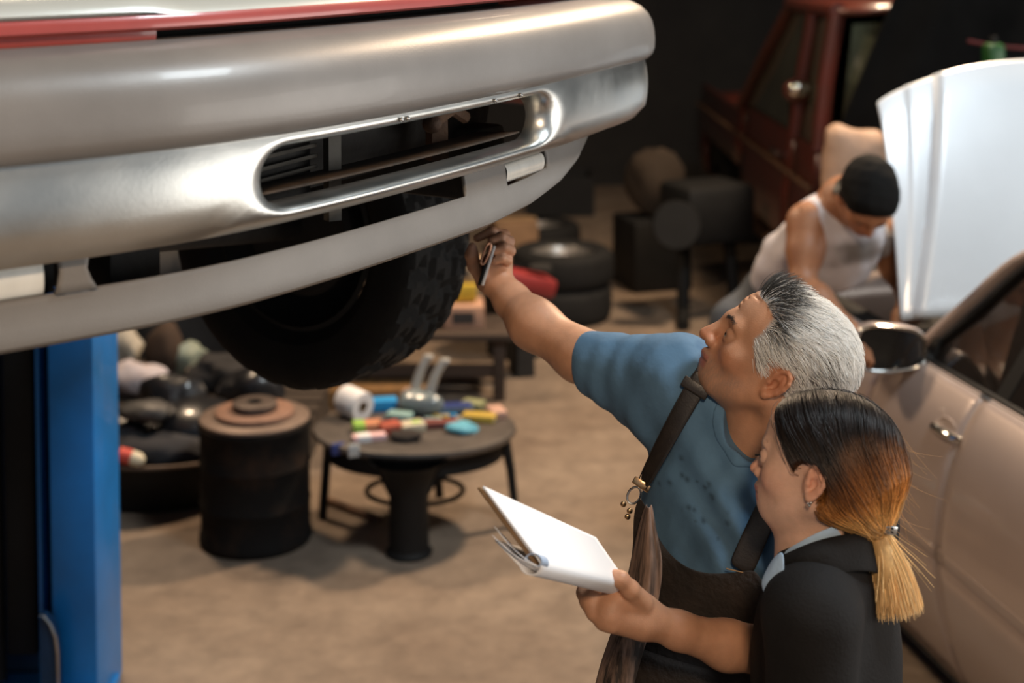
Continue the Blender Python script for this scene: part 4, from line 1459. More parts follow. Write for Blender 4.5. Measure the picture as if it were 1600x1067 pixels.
    for i in range(len(zs) - 1):
        for j in range(len(xs) - 1):
            dm = (xs[j] + xs[j + 1]) / 2; zm = (zs[i] + zs[i + 1]) / 2
            if opn[0] < dm < opn[1] and zm > 1.812: continue
            if lampR[0] < dm < lampR[1] and 1.803 < zm < 1.847: continue
            if lampL[0] < dm < lampL[1] and zm > 1.812: continue
            mb.bm.faces.new((V[i][j], V[i][j + 1], V[i + 1][j + 1], V[i + 1][j]))
    val = mb.build('valance', VAL, root, solid=.006, off=-1)
    # rounded inner corners of the opening and the little post on the left
    for (d0, d1) in ((opn[0] - .028, opn[0] + .004),):
        mb = MB()
        mb.grid([[B.at(d, o, z) for d in np.linspace(d0 - e, d1 + e * 1.6, 8)] for o, z, e in [(-.034, 1.858, .008), (-.032, 1.848, .002), (-.030, 1.835, 0), (-.028, 1.822, .003), (-.0265, 1.8105, .007)]])
        mb.build('opening_post', VAL, root, solid=.010, off=-1)
    for (a, b, z0, z1, nm) in ((lampR[0], lampR[1] - .022, 1.808, 1.842, 'fog_lamp'), (-.20, B.of_px(72), 1.808, 1.852, 'fog_lamp')):
        mb = MB()
        dd = np.linspace(a + .002, b, 14)
        mb.grid([[B.at(d, o, z) for d in dd] for o, z in [(-.060, z1), (-.034, z1), (-.027, z1 - .004), (-.024, (z0 + z1) / 2), (-.027, z0 + .004), (-.034, z0), (-.06, z0)]])
        lp = mb.build(nm, LAMP, root, sub=1)
        mb = MB()
        dd = np.linspace(a, b + .026, 10)
        mb.grid([[B.at(d, -.07, z) for d in dd] for z in (z0 - .006, z1 + .008)])
        mb.build('lamp_pocket', BLACK, lp)
    # red front panel, dark intake, pale hood
    g0 = B.of_px(290)
    sweep('front_panel', [(-.060, 2.128), (-.058, 2.126), (-.056, 2.119), (-.056, 2.1125), (-.062, 2.109), (-.075, 2.107)], RED)
    sweep('lower_panel', [(-.072, 2.110), (-.074, 2.090), (-.10, 2.078)], RED, d1=g0, n=60)
    mb = MB()
    dd = np.linspace(g0, B.of_px(905), 60)
    mb.grid([[B.at(d, o, z) for d in dd] for o, z in [(-.075, 2.111), (-.16, 2.112), (-.16, 2.07), (-.075, 2.07)]])
    gr = mb.build('grille', BLACK, root)
    for z in (2.084, 2.096):
        mb = MB(); dd = np.linspace(g0, B.of_px(470), 20)
        mb.grid([[B.at(d, o, zz) for d in dd] for o, zz in [(-.10, z), (-.085, z + .002), (-.085, z - .003), (-.10, z - .004)]])
        mb.build('grille_slat', BLACK, gr)
    mb = MB()
    dd = np.linspace(B.lo, B.of_px(985), 80)

    def hz(d, u):
        wv = .010 * sst(B.of_px(270), B.of_px(350), d) - .000
        return -wv + u
    rows = []
    for o, z in [(-.066, 2.1285), (-.061, 2.133), (-.064, 2.139), (-.074, 2.146), (-.10, 2.155), (-.20, 2.178), (-.40, 2.205), (-.70, 2.225), (-1.0, 2.235)]:
        row = []
        for d in dd:
            q = B.at(d, min(o, -.061), z)
            if o < -.11:
                q = B.at(d, -.11, z)
                q[:2] += -FWD * (-o - .11)
            q[2] += -.012 * float(sst(B.of_px(250), B.of_px(360), np.array(d))) * (z > 2.13) * max(0, 1 + o * 2) + .008 * (d < B.of_px(300)) * 0
            row.append(q)
        rows.append(row)
    mb.grid(rows); mb.build('hood', PALE, root, angle=60)
    # cab behind the hood: windscreen, roof, sides
    zt = .03
    def quad(name, pts, mat, solid=.01):
        m = MB(); m.bm.faces.new([m.bm.verts.new(Vector(p)) for p in pts]); return m.build(name, mat, root, sm=False, solid=solid)
    GL = pbr('dark_glass', (.02, .025, .025), .06, var=.05, coat=1., spec=.8)
    quad('windscreen', [w(-.78, -1.05, 2.27), w(.78, -1.05, 2.27), w(.66, -1.50, 2.72), w(-.66, -1.50, 2.72)], GL)
    quad('roof', [w(-.66, -1.50, 2.73), w(.66, -1.50, 2.73), w(.66, -2.5, 2.75), w(-.66, -2.5, 2.75)], PALE, .03)
    for sg in (1, -1):
        m = MB()
        m.grid([[w(sg * .80, -.18 - .3 * abs(t > 9), z) for t in (0,)] + [w(sg * la, f, z) for la, f in ((.86, -.40), (.88, -.9), (.88, -1.6), (.88, -2.5), (.87, -3.3))] for z in (2.22, 2.12, 2.0, 1.90)])
        m.build('side_panel', RED, root, solid=.02)
        quad('side_window', [w(sg * .84, -1.08, 2.25), w(sg * .70, -1.52, 2.70), w(sg * .70, -2.35, 2.70), w(sg * .84, -2.35, 2.25)], GL)
    quad('cargo_bed', [w(-.8, -2.6, 1.98), w(.8, -2.6, 1.98), w(.8, -3.4, 1.98), w(-.8, -3.4, 1.98)], DARK, .04)
    quad('rear_wall', [w(-.84, -2.5, 1.9), w(.84, -2.5, 1.9), w(.66, -2.5, 2.73), w(-.66, -2.5, 2.73)], RED, .02)
    # what shows through the slot: radiator with fins, upright, brackets
    mb = MB()
    sl0, sl1 = B.of_px(424), B.of_px(592)
    M3 = np.array
    ra = B.at(sl0, -.10, 1.925); rb = B.at(sl1, -.13, 1.925)
    mb.grid([[ra + (rb - ra) * t + np.array((0, 0, z)) for t in (-.25, 0, 1, 1.02)] for z in (.08, -.075)])
    rad_o = mb.build('radiator', DARK, root)
    for i in range(7):
        z = -.050 + i * .0155
        mb = MB(); a = ra + np.array((.012, -.008, z)); b = rb + np.array((.012, -.008, z))
        mb.tube([a + (b - a) * t for t in (.04, .5, 1)], .0030, 6)
        mb.build('radiator_tube', FIN, rad_o)
    mb = MB(); q = B.at(B.of_px(433), -.085, 1.92); mb.box(q, (.012, .012, .13)); mb.build('radiator_end', BLACK, rad_o)
    mb = MB(); q = B.at(B.of_px(604), -.10, 1.92); mb.box(q, (.018, .02, .22), Rz(-.98)); mb.build('grille_upright', FIN, root)
    mb = MB(); q = B.at(B.of_px(790), -.13, 1.95); mb.box(q, (.028, .03, .20), Rz(-1.1), taper=(.8, .8)); mb.build('bracket', RUST, root)
    mb = MB(); q = B.at(B.of_px(775), -.12, 1.915); mb.sphere(q, .017, (1, 1, 1)); mb.tube([q, q + np.array((.03, .04, .02)), q + np.array((.05, .09, .0))], .011, 8); mb.build('hose_end', RUST, root)
    # lower shelf inside the slot
    mb = MB(); dd = np.linspace(B.of_px(430), B.of_px(840), 40)
    mb.grid([[B.at(d, o, z) for d in dd] for o, z in [(-.034, 1.8875), (-.075, 1.884), (-.115, 1.882)]])
    mb.build('bumper_shelf', pbr('dark_rusty_shelf', (.025, .016, .010), .7, col2=(.07, .042, .024), scale=26), root, solid=.003)
    # dark mass of the engine bay, frame rails and cross member
    mb = MB()
    for la, f, z, sz in ((-.02, -.62, 2.02, (1.25, .60, .30)),):
        mb.box(w(la, f, z), (sz[0], sz[1], sz[2]), Rz(math.atan2(LAT[1], LAT[0])), bev=.04)
    mb.build('engine_block', DARK, root)
    mb = MB(); dd = np.linspace(B.of_px(330), B.of_px(905), 40)
    mb.grid([[B.at(d, o, z) for d in dd] for o, z in [(-.16, 2.08), (-.17, 2.0), (-.18, 1.90), (-.19, 1.84)]]); mb.build('front_bulkhead', DARK, root)
    for sg in (.42, -.42):
        mb = MB(); mb.box(w(sg, -1.7, 1.84), (.09, 3.1, .13), Rz(math.atan2(LAT[1], LAT[0])), bev=.01); mb.build('frame_rail', DARK, root)
    mb = MB(); mb.box(w(0, -.80, 1.72), (1.05, .14, .12), Rz(math.atan2(LAT[1], LAT[0])), bev=.02); mb.build('cross_member', DARK, root)
    mb = MB(); mb.tube([w(-.45, -.55, 1.84), w(-.30, -.42, 1.835), w(-.05, -.40, 1.83), w(.1, -.5, 1.86)], .018, 10); mb.build('hose', RUBBER, root)
    # fine-finned cooler seen in the lower opening
    mb = MB(); a = B.at(B.of_px(352), -.12, 1.862); b = B.at(B.of_px(432), -.13, 1.862)
    mb.grid([[a + (b - a) * t + np.array((0, 0, z)) for t in (0, 1)] for z in (.02, -.035)])
    cool = mb.build('oil_cooler', DARK, root)
    for i in range(13):
        q = a + (b - a) * (i / 12) + np.array((.006, -.006, -.006)); mb = MB(); mb.box(q, (.0025, .006, .05), Rz(-.95)); mb.build('cooler_fin', FIN, cool)
    # wheels hanging
    def wheel(la, f, z, flip):
        cpos = w(la, f, z)
        axis = np.array((LAT[0], LAT[1], 0.)) * flip
        rl = np.array((FWD[0], FWD[1], 0.))
        up = np.array((0, 0, 1.))
        mb = MB()
        R0, wd = .335, .225
        NT, NW = 156, 18
        rows = []
        for i in range(NT):
            a = 2 * pi * i / NT
            er = rl * cos(a) + up * sin(a)
            row = []
            prof = [(.62, -.36), (.70, -.47), (.82, -.52), (.92, -.50), (.965, -.465)] + [(1.0 - .012 * (abs(x) / .43) ** 3, x) for x in np.linspace(-.43, .43, NW)] + [(.965, .465), (.92, .50), (.82, .52), (.70, .47), (.62, .36)]
            for j, (r_, x) in enumerate(prof):
                rr = R0 * r_
                if 5 <= j < 5 + NW:
                    k = j - 5
                    zig = (i + (2 if (k // 3) % 2 else 0) + int(abs(k - NW / 2 + .5) * .6)) % 6
                    if zig < 2 or k in (5, 12): rr -= .011
                row.append(cpos + er * rr + axis * x * wd)
            rows.append(row)
        rows.append(rows[0])
        mb.grid(rows)
        t = mb.build('tyre', RUBBER, root, sm=True, angle=25)
        mm = Matrix([list(x) for x in np.stack([rl, np.cross(axis, rl), axis], 1)]).to_4x4(); mm.translation = Vector(cpos)
        mb = MB(); mb.lathe([(.21, -.085), (.20, -.09), (.195, -.06), (.16, .0), (.10, .03), (.05, .035), (.0, .035)], 40, mm)
        mb.build('rim', DARK, t)
        mb = MB(); mb.lathe([(0, -.07), (.13, -.07), (.14, -.06), (.14, .02), (.0, .02)], 36, mm); mb.build('brake_drum', DARK, t)
        return t
    wheel(.67, -.76, 1.625, 1); wheel(-.72, -.80, 1.63, -1)
    wheel(.70, -3.0, 1.625, 1); wheel(-.70, -3.0, 1.63, -1)
    mb = MB(); mb.tube([w(-.66, -.78, 1.66), w(0, -.8, 1.70), w(.6, -.78, 1.64)], .035, 10); mb.build('axle', DARK, root)
    mb = MB(); mb.tube([w(-.66, -3.0, 1.66), w(.6, -3.0, 1.66)], .045, 10); mb.build('axle', DARK, root)
    return root
# ================================================================== ROOM
def concrete():
    m = bpy.data.materials.new('worn_concrete'); m.use_nodes = True
    N = m.node_tree.nodes; L = m.node_tree.links; b = N['Principled BSDF']
    tc = N.new('ShaderNodeTexCoord')
    def noise(sc, det=8, rough=.65):
        n = N.new('ShaderNodeTexNoise'); n.inputs['Scale'].default_value = sc; n.inputs['Detail'].default_value = det; n.inputs['Roughness'].default_value = rough
        L.new(tc.outputs['Object'], n.inputs['Vector']); return n
    def ramp(src, a, b_, c0, c1):
        r = N.new('ShaderNodeValToRGB'); r.color_ramp.elements[0].position = a; r.color_ramp.elements[1].position = b_
        r.color_ramp.elements[0].color = (*c0, 1); r.color_ramp.elements[1].color = (*c1, 1); L.new(src.outputs['Fac'], r.inputs['Fac']); return r
    def mixn(a, b_, fac, mode='MIX'):
        x = N.new('ShaderNodeMix'); x.data_type = 'RGBA'; x.blend_type = mode
        if isinstance(fac, float): x.inputs['Factor'].default_value = fac
        else: L.new(fac, x.inputs['Factor'])
        L.new(a, x.inputs['A']); L.new(b_, x.inputs['B']); return x.outputs['Result']
    n1 = noise(1.3); n2 = noise(9); n3 = noise(60, 3); n4 = noise(.55, 4)
    base = ramp(n1, .35, .68, (.180, .132, .098), (.262, .205, .158))
    fine = ramp(n2, .3, .75, (.62, .60, .58), (1.22, 1.2, 1.15))
    c = mixn(base.outputs['Color'], fine.outputs['Color'], .75, 'MULTIPLY')
    sp = ramp(n3, .62, .74, (1, 1, 1), (1.35, 1.32, 1.2))
    c = mixn(c, sp.outputs['Color'], .6, 'MULTIPLY')
    oil = ramp(n4, .56, .66, (0, 0, 0), (1, 1, 1))
    dk = N.new('ShaderNodeRGB'); dk.outputs[0].default_value = (.045, .036, .029, 1)
    of = N.new('ShaderNodeMath'); of.operation = 'MULTIPLY'; of.inputs[1].default_value = .55; L.new(oil.outputs['Color'], of.inputs[0])
    c = mixn(c, dk.outputs[0], of.outputs[0])
    L.new(c, b.inputs['Base Color'])
    rr = N.new('ShaderNodeMapRange'); rr.inputs['To Min'].default_value = .45; rr.inputs['To Max'].default_value = .8
    L.new(n2.outputs['Fac'], rr.inputs['Value']); L.new(rr.outputs['Result'], b.inputs['Roughness'])
    bp = N.new('ShaderNodeBump'); bp.inputs['Strength'].default_value = .25; bp.inputs['Distance'].default_value = .01
    L.new(n2.outputs['Fac'], bp.inputs['Height']); L.new(bp.outputs['Normal'], b.inputs['Normal'])
    return m


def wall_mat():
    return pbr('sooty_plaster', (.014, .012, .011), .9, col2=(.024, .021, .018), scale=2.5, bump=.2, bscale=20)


mb = MB(); mb.box((.5, 4.6, -.06), (13, 18.4, .12)); tag(mb.build('floor', concrete(), sm=False), kind='structure')
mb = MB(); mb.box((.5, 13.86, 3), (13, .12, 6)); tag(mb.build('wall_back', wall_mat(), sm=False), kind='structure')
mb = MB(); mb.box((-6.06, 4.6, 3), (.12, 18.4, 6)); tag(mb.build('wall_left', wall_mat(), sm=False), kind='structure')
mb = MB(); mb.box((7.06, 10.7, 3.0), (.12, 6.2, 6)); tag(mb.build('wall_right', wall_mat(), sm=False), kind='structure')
mb = MB(); mb.box((.5, 4.6, 6.06), (13.2, 18.5, .12)); tag(mb.build('ceiling', wall_mat(), sm=False), kind='structure')


# ================================================================== LIFT COLUMN
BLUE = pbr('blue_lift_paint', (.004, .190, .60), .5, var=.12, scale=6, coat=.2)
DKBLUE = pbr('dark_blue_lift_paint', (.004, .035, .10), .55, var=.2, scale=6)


def lift_column():
    Z = 4.1
    xr = (147 - 800) / F * Z
    xl = (76 - 800) / F * Z
    root = empty('lift_column', (xr - .14, Z * 1.0 + .1, 0), 'blue two-post lift column at the left with dark open channel', 'car lift')
    y0 = P(147, 700, Z)[1]
    wd = xr - xl
    H = 3.2
    mb = MB(); mb.box((xr - wd / 2, y0 + .13, H / 2), (wd, .26, H), bev=.006); mb.build('front_flange', BLUE, root)
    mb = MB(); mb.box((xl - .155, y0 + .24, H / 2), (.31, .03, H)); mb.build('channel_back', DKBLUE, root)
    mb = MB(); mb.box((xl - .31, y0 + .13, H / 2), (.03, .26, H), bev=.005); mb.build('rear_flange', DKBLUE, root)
    mb = MB(); mb.box((xl - .045, y0 + .07, H / 2), (.012, .05, H)); mb.build('guide_rail', BLUE, root)
    mb = MB(); mb.box((xl - .11, y0 + .11, 1.0), (.09, .10, 1.7), bev=.01); mb.build('carriage', BLACK, root)
    mb = MB(); mb.tube([(xl - .20, y0 + .12, .05), (xl - .20, y0 + .12, H - .1)], .022, 12); mb.build('lift_screw', DARK, root)
    mb = MB(); mb.box((xr - .17, y0 + .05, .015), (.36, .30, .03), bev=.004); mb.build('base_plate', BLUE, root)
    # guard at the foot of the column, curved top
    a = P(66, 960, Z - .06); 
    pts = [P(62, 960, Z - .03), P(70, 962, Z - .03), P(80, 975, Z - .03), P(88, 995, Z - .03), P(91, 1020, Z - .03)]
    poly = [Vector(q) for q in pts] + [Vector((pts[-1][0], pts[-1][1], .03)), Vector((pts[0][0], pts[0][1], .03))]
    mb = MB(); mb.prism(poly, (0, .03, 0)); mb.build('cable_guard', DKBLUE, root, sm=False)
    mb = MB(); mb.tube([Vector(q) + Vector((0, -.004, 0)) for q in pts] + [Vector((pts[-1][0], pts[-1][1] - .004, .05))], .005, 6); mb.build('guard_edge', STEEL, root)
    mb = MB(); mb.box((xl + .35, y0 - .45, 1.56), (.12, 1.15, .09), Rz(-.75), bev=.01); mb.build('lift_arm', BLUE, root)
    mb = MB(); mb.box((xl - .05, y0 + .05, 1.56), (.30, .20, .16), bev=.01); mb.build('arm_pivot', BLUE, root)
    return root


# ================================================================== SILVER CAR
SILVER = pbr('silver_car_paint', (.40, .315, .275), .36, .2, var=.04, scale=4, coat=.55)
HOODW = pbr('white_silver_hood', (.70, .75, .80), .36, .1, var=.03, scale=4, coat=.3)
TRIM = pbr('chrome_trim', (.75, .74, .70), .12, 1, var=.05)
CGLASS = pbr('car_window_glass', (.025, .020, .017), .04, var=.1, coat=1., spec=.9, alpha=.86)
MGLASS = pbr('mirror_glass', (.05, .055, .06), .03, 1, var=.05)
SEAT = pbr('dark_seat_fabric', (.03, .027, .025), .8, var=.2)

CD = np.array((-.1875, .982, 0.)); CN = np.array((-.982, -.1875, 0.)); CO = np.array((1.152, 4.347, 0.))
def K(u, v, h): return CO + CD * u + CN * v + np.array((0, 0, h))


SH_H = [.16, .22, .30, .40, .47, .515, .535, .56, .575, .60, .66, .74, .82, .90, .955, .985]
SH_V = [-.045, -.02, .012, .035, .046, .052, .040, .040, .052, .050, .044, .030, .010, -.025, -.062, -.090]


def side_v(h, u):
    v = float(np.interp(h, SH_H, SH_V))
    if u > .3: v -= .05 * ((u - .3) / 1.0) ** 2
    if u < -1.5: v -= .04 * ((-u - 1.5) / 1.2) ** 2
    return v


def silver_car():
    root = empty('car', (float(K(-.4, -.8, 0)[0]), float(K(-.4, -.8, 0)[1]), 0), 'silver sedan with its white hood raised at the right', 'car')

    def panel(name, u0, u1, mat, hs=None, hcut=None, n=24, parent=None, sg=1):
        hs = hs or SH_H
        mb = MB(); rows = []
        for h in hs:
            row = []
            for u in np.linspace(u0, u1, n):
                v = side_v(h, u)
                e = min(u - u0, u1 - u)
                v -= .006 * max(0, 1 - e / .010)
                if sg < 0: v = -1.72 - v
                row.append(K(u, v, h))
            rows.append(row)
        mb.grid(rows)
        return mb.build(name, mat, parent or root, solid=.012, off=-1 if sg > 0 else 1)
    g = .004
    for sg in (1, -1):
        fd = panel('front_door', -.470 + g, .06 - g, SILVER, sg=sg)
        rd = panel('rear_door', -1.30 + g, -.470 - g, SILVER, sg=sg)
        panel('front_fender', .06 + g, 1.15, SILVER, [h for h in SH_H if h > .27], sg=sg)
        panel('rear_fender', -2.1, -1.30 - g, SILVER, [h for h in SH_H if h > .27], sg=sg)
        if sg > 0: door, rdoor = fd, rd
    # dark seam behind the gap
    mb = MB(); mb.grid([[K(u, side_v(h, u) - .016, h) for u in (-.50, -.44)] for h in SH_H]); mb.build('door_seam', BLACK, door)
    mb = MB(); mb.grid([[K(u, side_v(h, u) - .016, h) for u in (.03, .09)] for h in SH_H]); mb.build('door_seam', BLACK, door)
    # moulding strip along the doors
    for (u0, u1, p) in ((-.464, .05, door), (-1.29, -.476, rdoor)):
        mb = MB(); us = np.linspace(u0, u1, 16)
        mb.grid([[K(u, side_v(h, u) + o, h) for u in us] for h, o in [(.528, .004), (.534, .018), (.55, .022), (.566, .018), (.572, .004)]])
        mb.build('side_moulding', SILVER, p, solid=.004)
    # sill
    mb = MB(); us = np.linspace(-1.35, .5, 12)
    mb.grid([[K(u, v, h) for u in us] for v, h in [(-.05, .17), (-.035, .14), (-.10, .12), (-1.6, .12), (-1.69, .17)]]); mb.build('sill', BLACK, root)
    # belt trim
    mb = MB(); us = np.linspace(-1.25, -.10, 24)
    mb.tube([K(u, -.090, .992) for u in us], .011, 8, flat=(1, .8)); mb.build('belt_trim', BLACK, root)
    mb = MB(); mb.tube([K(u, -.078, .982) for u in us], .006, 8); mb.build('belt_chrome', TRIM, root)
    # greenhouse: pillars, roof, glass
    A0 = K(-.02, -.10, .99); A1 = K(-.36, -.27, 1.355); A2 = K(-.62, -.33, 1.42); R1 = K(-1.3, -.33, 1.43)
    mb = MB(); mb.tube(catmull([A0, K(-.17, -.175, 1.16), A1, A2, R1], 6), [.024] * 25, 10, flat=(1, .8)); mb.build('window_pillar', SILVER, root)
    mb = MB(); mb.tube(catmull([A0 + CD * -.05 + np.array((0, 0, .004)), K(-.215, -.180, 1.15), A1 + CD * -.045 - np.array((0, 0, .008)), A2 - np.array((0, 0, .028)), R1 - np.array((0, 0, .028))], 6), [.010] * 25, 8); mb.build('window_seal', BLACK, root)
    mb = MB(); mb.prism([K(-.535, -.10, .98), K(-.475, -.10, .98), K(-.56, -.30, 1.40), K(-.62, -.30, 1.40)], CN * -.02); mb.build('door_pillar', BLACK, root, sm=False)
    def gl(name, poly):
        m = MB(); m.prism(poly, CN * -.005); return m.build(name, CGLASS, root, sm=False)
    gl('front_window', [K(-.06, -.105, .985), K(-.478, -.105, .985), K(-.565, -.295, 1.39), K(-.38, -.272, 1.335), K(-.22, -.195, 1.155)])
    gl('rear_window', [K(-.54, -.105, .985), K(-1.15, -.105, .985), K(-1.25, -.30, 1.40), K(-.63, -.30, 1.40)])
    m = MB(); m.prism([K(-.06, -.10, .985), K(-.13, -.10, .985), K(-.135, -.125, 1.06), K(-.105, -.125, 1.055)], CN * .012); m.build('mirror_sail', BLACK, root, sm=False)
    mb = MB(); us = np.linspace(-.40, -1.5, 10); vs = np.linspace(-.29, -1.43, 10)
    mb.grid([[K(u + (-.0), v, 1.37 + .06 * sin(pi * i / 9) + .02 * (j > 0)) for j, u in enumerate(us)] for i, v in enumerate(vs)]); mb.build('roof', SILVER, root, solid=.02)
    mb = MB(); mb.grid([[K(.02 + .12 * sin(pi * t), -.12 - 1.48 * t, .995) for t in np.linspace(0, 1, 9)], [K(-.38 + .05 * sin(pi * t), -.30 - 1.12 * t, 1.37 + .05 * sin(pi * t)) for t in np.linspace(0, 1, 9)]])
    mb.build('windscreen', CGLASS, root, solid=.005)
    for v in (-.50, -1.2):
        mb = MB(); mb.box(K(-.75, v, .55), (.50, .50, .16), Rz(-.19), bev=.05); mb.box(K(-1.02, v, .88), (.50, .14, .66), Rz(-.19) @ Rx(.2), bev=.05); mb.box(K(-1.08, v, 1.27), (.26, .10, .16), Rz(-.19), bev=.04)
        mb.build('seat', SEAT, root)
    mb = MB(); mb.box(K(.0, -.86, .88), (1.4, .35, .18), Rz(-.19), bev=.05); mb.build('dashboard', BLACK, root)
    mb = MB(); mb.grid([[K(u, v, .25) for u in (.1, -2.0)] for v in (-.1, -1.62)]); mb.build('cabin_floor', BLACK, root, solid=.02)
    mb = MB(); mb.grid([[K(u, -1.62, h) for u in (.1, -2.0)] for h in (.25, .95)]); mb.build('far_door_lining', BLACK, root, solid=.02)
    # tail
    mb = MB(); mb.grid([[K(-2.1 - .28 * sin(pi * t), -.12 - 1.48 * t, h) for t in np.linspace(0, 1, 9)] for h in (.25, .5, .75, .95)]); mb.build('tail_panel', SILVER, root, solid=.012)
    mb = MB(); mb.grid([[K(u, -.11 - 1.5 * t, .97 + .02 * sin(pi * t)) for t in np.linspace(0, 1, 7)] for u in (-1.55, -2.15)]); mb.build('trunk_lid', SILVER, root, solid=.012)
    mb = MB(); mb.grid([[K(-1.55, -.25 - 1.2 * t, .98) for t in np.linspace(0, 1, 5)], [K(-1.35, -.31 - 1.1 * t, 1.40) for t in np.linspace(0, 1, 5)]]); mb.build('back_window', CGLASS, root, solid=.005)
    # door handle: recess cup and pull
    hu, hh = -.395, .868
    q = K(hu, side_v(hh, hu), hh)
    Rc = Matrix([list(x) for x in np.stack([CD, CN, (0, 0, 1)], 1)])
    mb = MB(); mm = Rc.to_4x4(); mm.translation = Vector(q)
    prof = []
    ring = lambda r_, z_: [mm @ Vector((.054 * r_ * cos(a), z_, .036 * r_ * sin(a))) for a in np.linspace(0, 2 * pi, 29)[:-1]]
    mb.grid([ring(1.12, .000), ring(1.05, .004), ring(.97, .001), ring(.75, -.012), ring(.4, -.018), ring(.02, -.018)], closed=True)
    cup = mb.build('handle_cup', SILVER, door)
    mb = MB(); mb.tube([q + CD * du + CN * dv for du, dv in ((-.082, .004), (-.06, .016), (-.0, .022), (.05, .020), (.072, .004))], [.010, .0135, .0145, .0135, .010], 10, flat=(1, .9)); mb.build('door_handle', TRIM, door)
    # wing mirror: shell, glass, foot
    mc = P(1392, 545, 4.30)
    ax_f = nrm(np.array((-.05, -1, .0))); ax_r = nrm(np.cross(ax_f, (0, 0, 1))) * -1
    if ax_r[0] < 0: ax_r = -ax_r
    up = np.array((0, 0, 1.))
    def sup(a, rx, rz, e=.48):
        c_, s_ = cos(a), sin(a)
        return rx * np.sign(c_) * abs(c_) ** e, rz * np.sign(s_) * abs(s_) ** e
    def mring(rx, rz, dep):
        out = []
        for a in np.linspace(0, 2 * pi, 41)[:-1]:
            x, z = sup(a, rx, rz)
            z *= (1 - .18 * (x / .11 + .2)) if x > 0 else 1
            out.append(mc + ax_r * x + up * z - ax_f * dep)
        return out
    mb = MB(); mb.grid([mring(.098, .066, .0), mring(.106, .074, -.004), mring(.110, .078, .012), mring(.106, .074, .05), mring(.085, .056, .09), mring(.04, .025, .11), mring(.002, .002, .114)], closed=True)
    ms = mb.build('mirror_shell', SILVER, root, sub=1)
    mb = MB(); mb.grid([mring(.095, .063, .002), mring(.05, .03, .001), mring(.001, .001, .001)], closed=True); mb.build('mirror_glass', MGLASS, ms)
    mb = MB(); mb.tube([mc + ax_r * x + up * z - ax_f * y for x, z, y in [(.098 * cos(a), -.0, 0) for a in ()]] or [q_ for q_ in mring(.101, .070, -.003)], .0045, 8, closed=True); mb.build('mirror_rim', TRIM, ms)
    mb = MB(); mb.tube([mc + ax_r * .085 - up * .03 - ax_f * .03, mc + ax_r * .13 - up * .035 - ax_f * .02, K(-.10, -.085, 1.0)], [.030, .028, .034], 10, flat=(1, .8)); mb.build('mirror_foot', BLACK, root)
    # raised hood
    hu0, hh0 = .30, 1.00
    al = radians(66.6)
    HL = .757
    W0 = 1.30
    def hood(t, s_):
        """t 0..1 from hinge to nose, s_ metres from the left edge"""
        c = s_ / W0
        L_ = HL + .13 * (1 - (2 * c - 1) ** 2) ** .8 * 1.0
        vl = -.20 - .055 * t ** 1.3
        wd = W0 - .11 * t ** 1.3
        v = vl - s_ / W0 * wd
        rid = .045 + .20 * t
        bump = .034 * float(sst(rid - .016, rid + .018, np.array(s_))) * (1 - float(sst(W0 - rid - .018, W0 - rid + .016, np.array(s_))))
        mid = rid * .52
        bump += .007 * float(sst(mid - .02, mid + .01, np.array(s_))) - .007 * float(sst(rid - .02, rid + .02, np.array(s_)))
        crown = .03 * sin(pi * t) + .035 * sin(pi * c)
        du = t * L_ * cos(al); dh = t * L_ * sin(al)
        nu, nh = -sin(al), cos(al)
        o_ = bump + crown - .05 * max(0, t - .9) ** 1 * 2
        return K(hu0 + du + nu * o_, v, hh0 + dh + nh * o_)
    ts = np.concatenate([np.linspace(0, .95, 26), [.97, .985, 1.0]])
    ss = np.unique(np.concatenate([np.linspace(0, W0, 60), np.linspace(0, .30, 60)]))
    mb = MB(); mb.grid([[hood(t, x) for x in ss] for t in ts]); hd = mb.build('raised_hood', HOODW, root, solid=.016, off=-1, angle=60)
    mb = MB(); mb.grid([[hood(t, x) + CD * .035 for x in np.linspace(.06, W0 - .06, 12)] for t in np.linspace(.05, .96, 8)]); mb.build('hood_lining', BLACK, hd, solid=.02)
    # slatted intake near the hood hinge
    vq = hood(.19, .36)
    e1 = nrm(hood(.19, .44) - hood(.19, .32)); e2 = nrm(hood(.30, .36) - hood(.12, .36)); e3 = np.cross(e1, e2)
    if e3 @ (np.array((0, 0, CH)) - vq) < 0: e3 = -e3
    Rv = Matrix([list(x) for x in np.stack([e1, e2, e3], 1)])
    mb = MB(); mb.box(vq + e3 * .004, (.14, .10, .006), Rv, bev=.002); vent = mb.build('hood_vent', BLACK, root)
    for i in range(6):
        mb = MB(); mb.box(vq + e2 * (-.042 + .017 * i) + e3 * .010, (.128, .006, .008), Rv @ Rx(.5)); mb.build('vent_slat', RIM, vent)
    # engine bay
    mb = MB(); mb.grid([[K(u, v, h) for v in (-.20, -.86, -1.52)] for u, h in ((.25, .98), (.27, .55))]); mb.build('firewall', BLACK, root, solid=.02)
    mb = MB(); mb.grid([[K(u, v, .40) for v in (-.1, -1.6)] for u in (.25, 1.15)]); mb.build('engine_tray', BLACK, root, solid=.02)
    mb = MB(); mb.box(K(.68, -.85, .66), (.62, .55, .40), Rz(-.19), bev=.04)
    for i in range(4): mb.box(K(.55 + .0, -.62 - .12 * i, .88), (.05, .34, .05), Rz(-.19), bev=.015)
    mb.build('engine', DARK, root)
    mb = MB(); mb.box(K(.9, -.32, .74), (.18, .26, .20), Rz(-.19), bev=.012); mb.build('battery', BLACK, root)
    mb = MB(); mb.grid([[K(u, v, .975) for u in np.linspace(.27, 1.12, 12)] for v in (-.10, -.17, -.19)]); mb.build('inner_wing', BLACK, root, solid=.01)
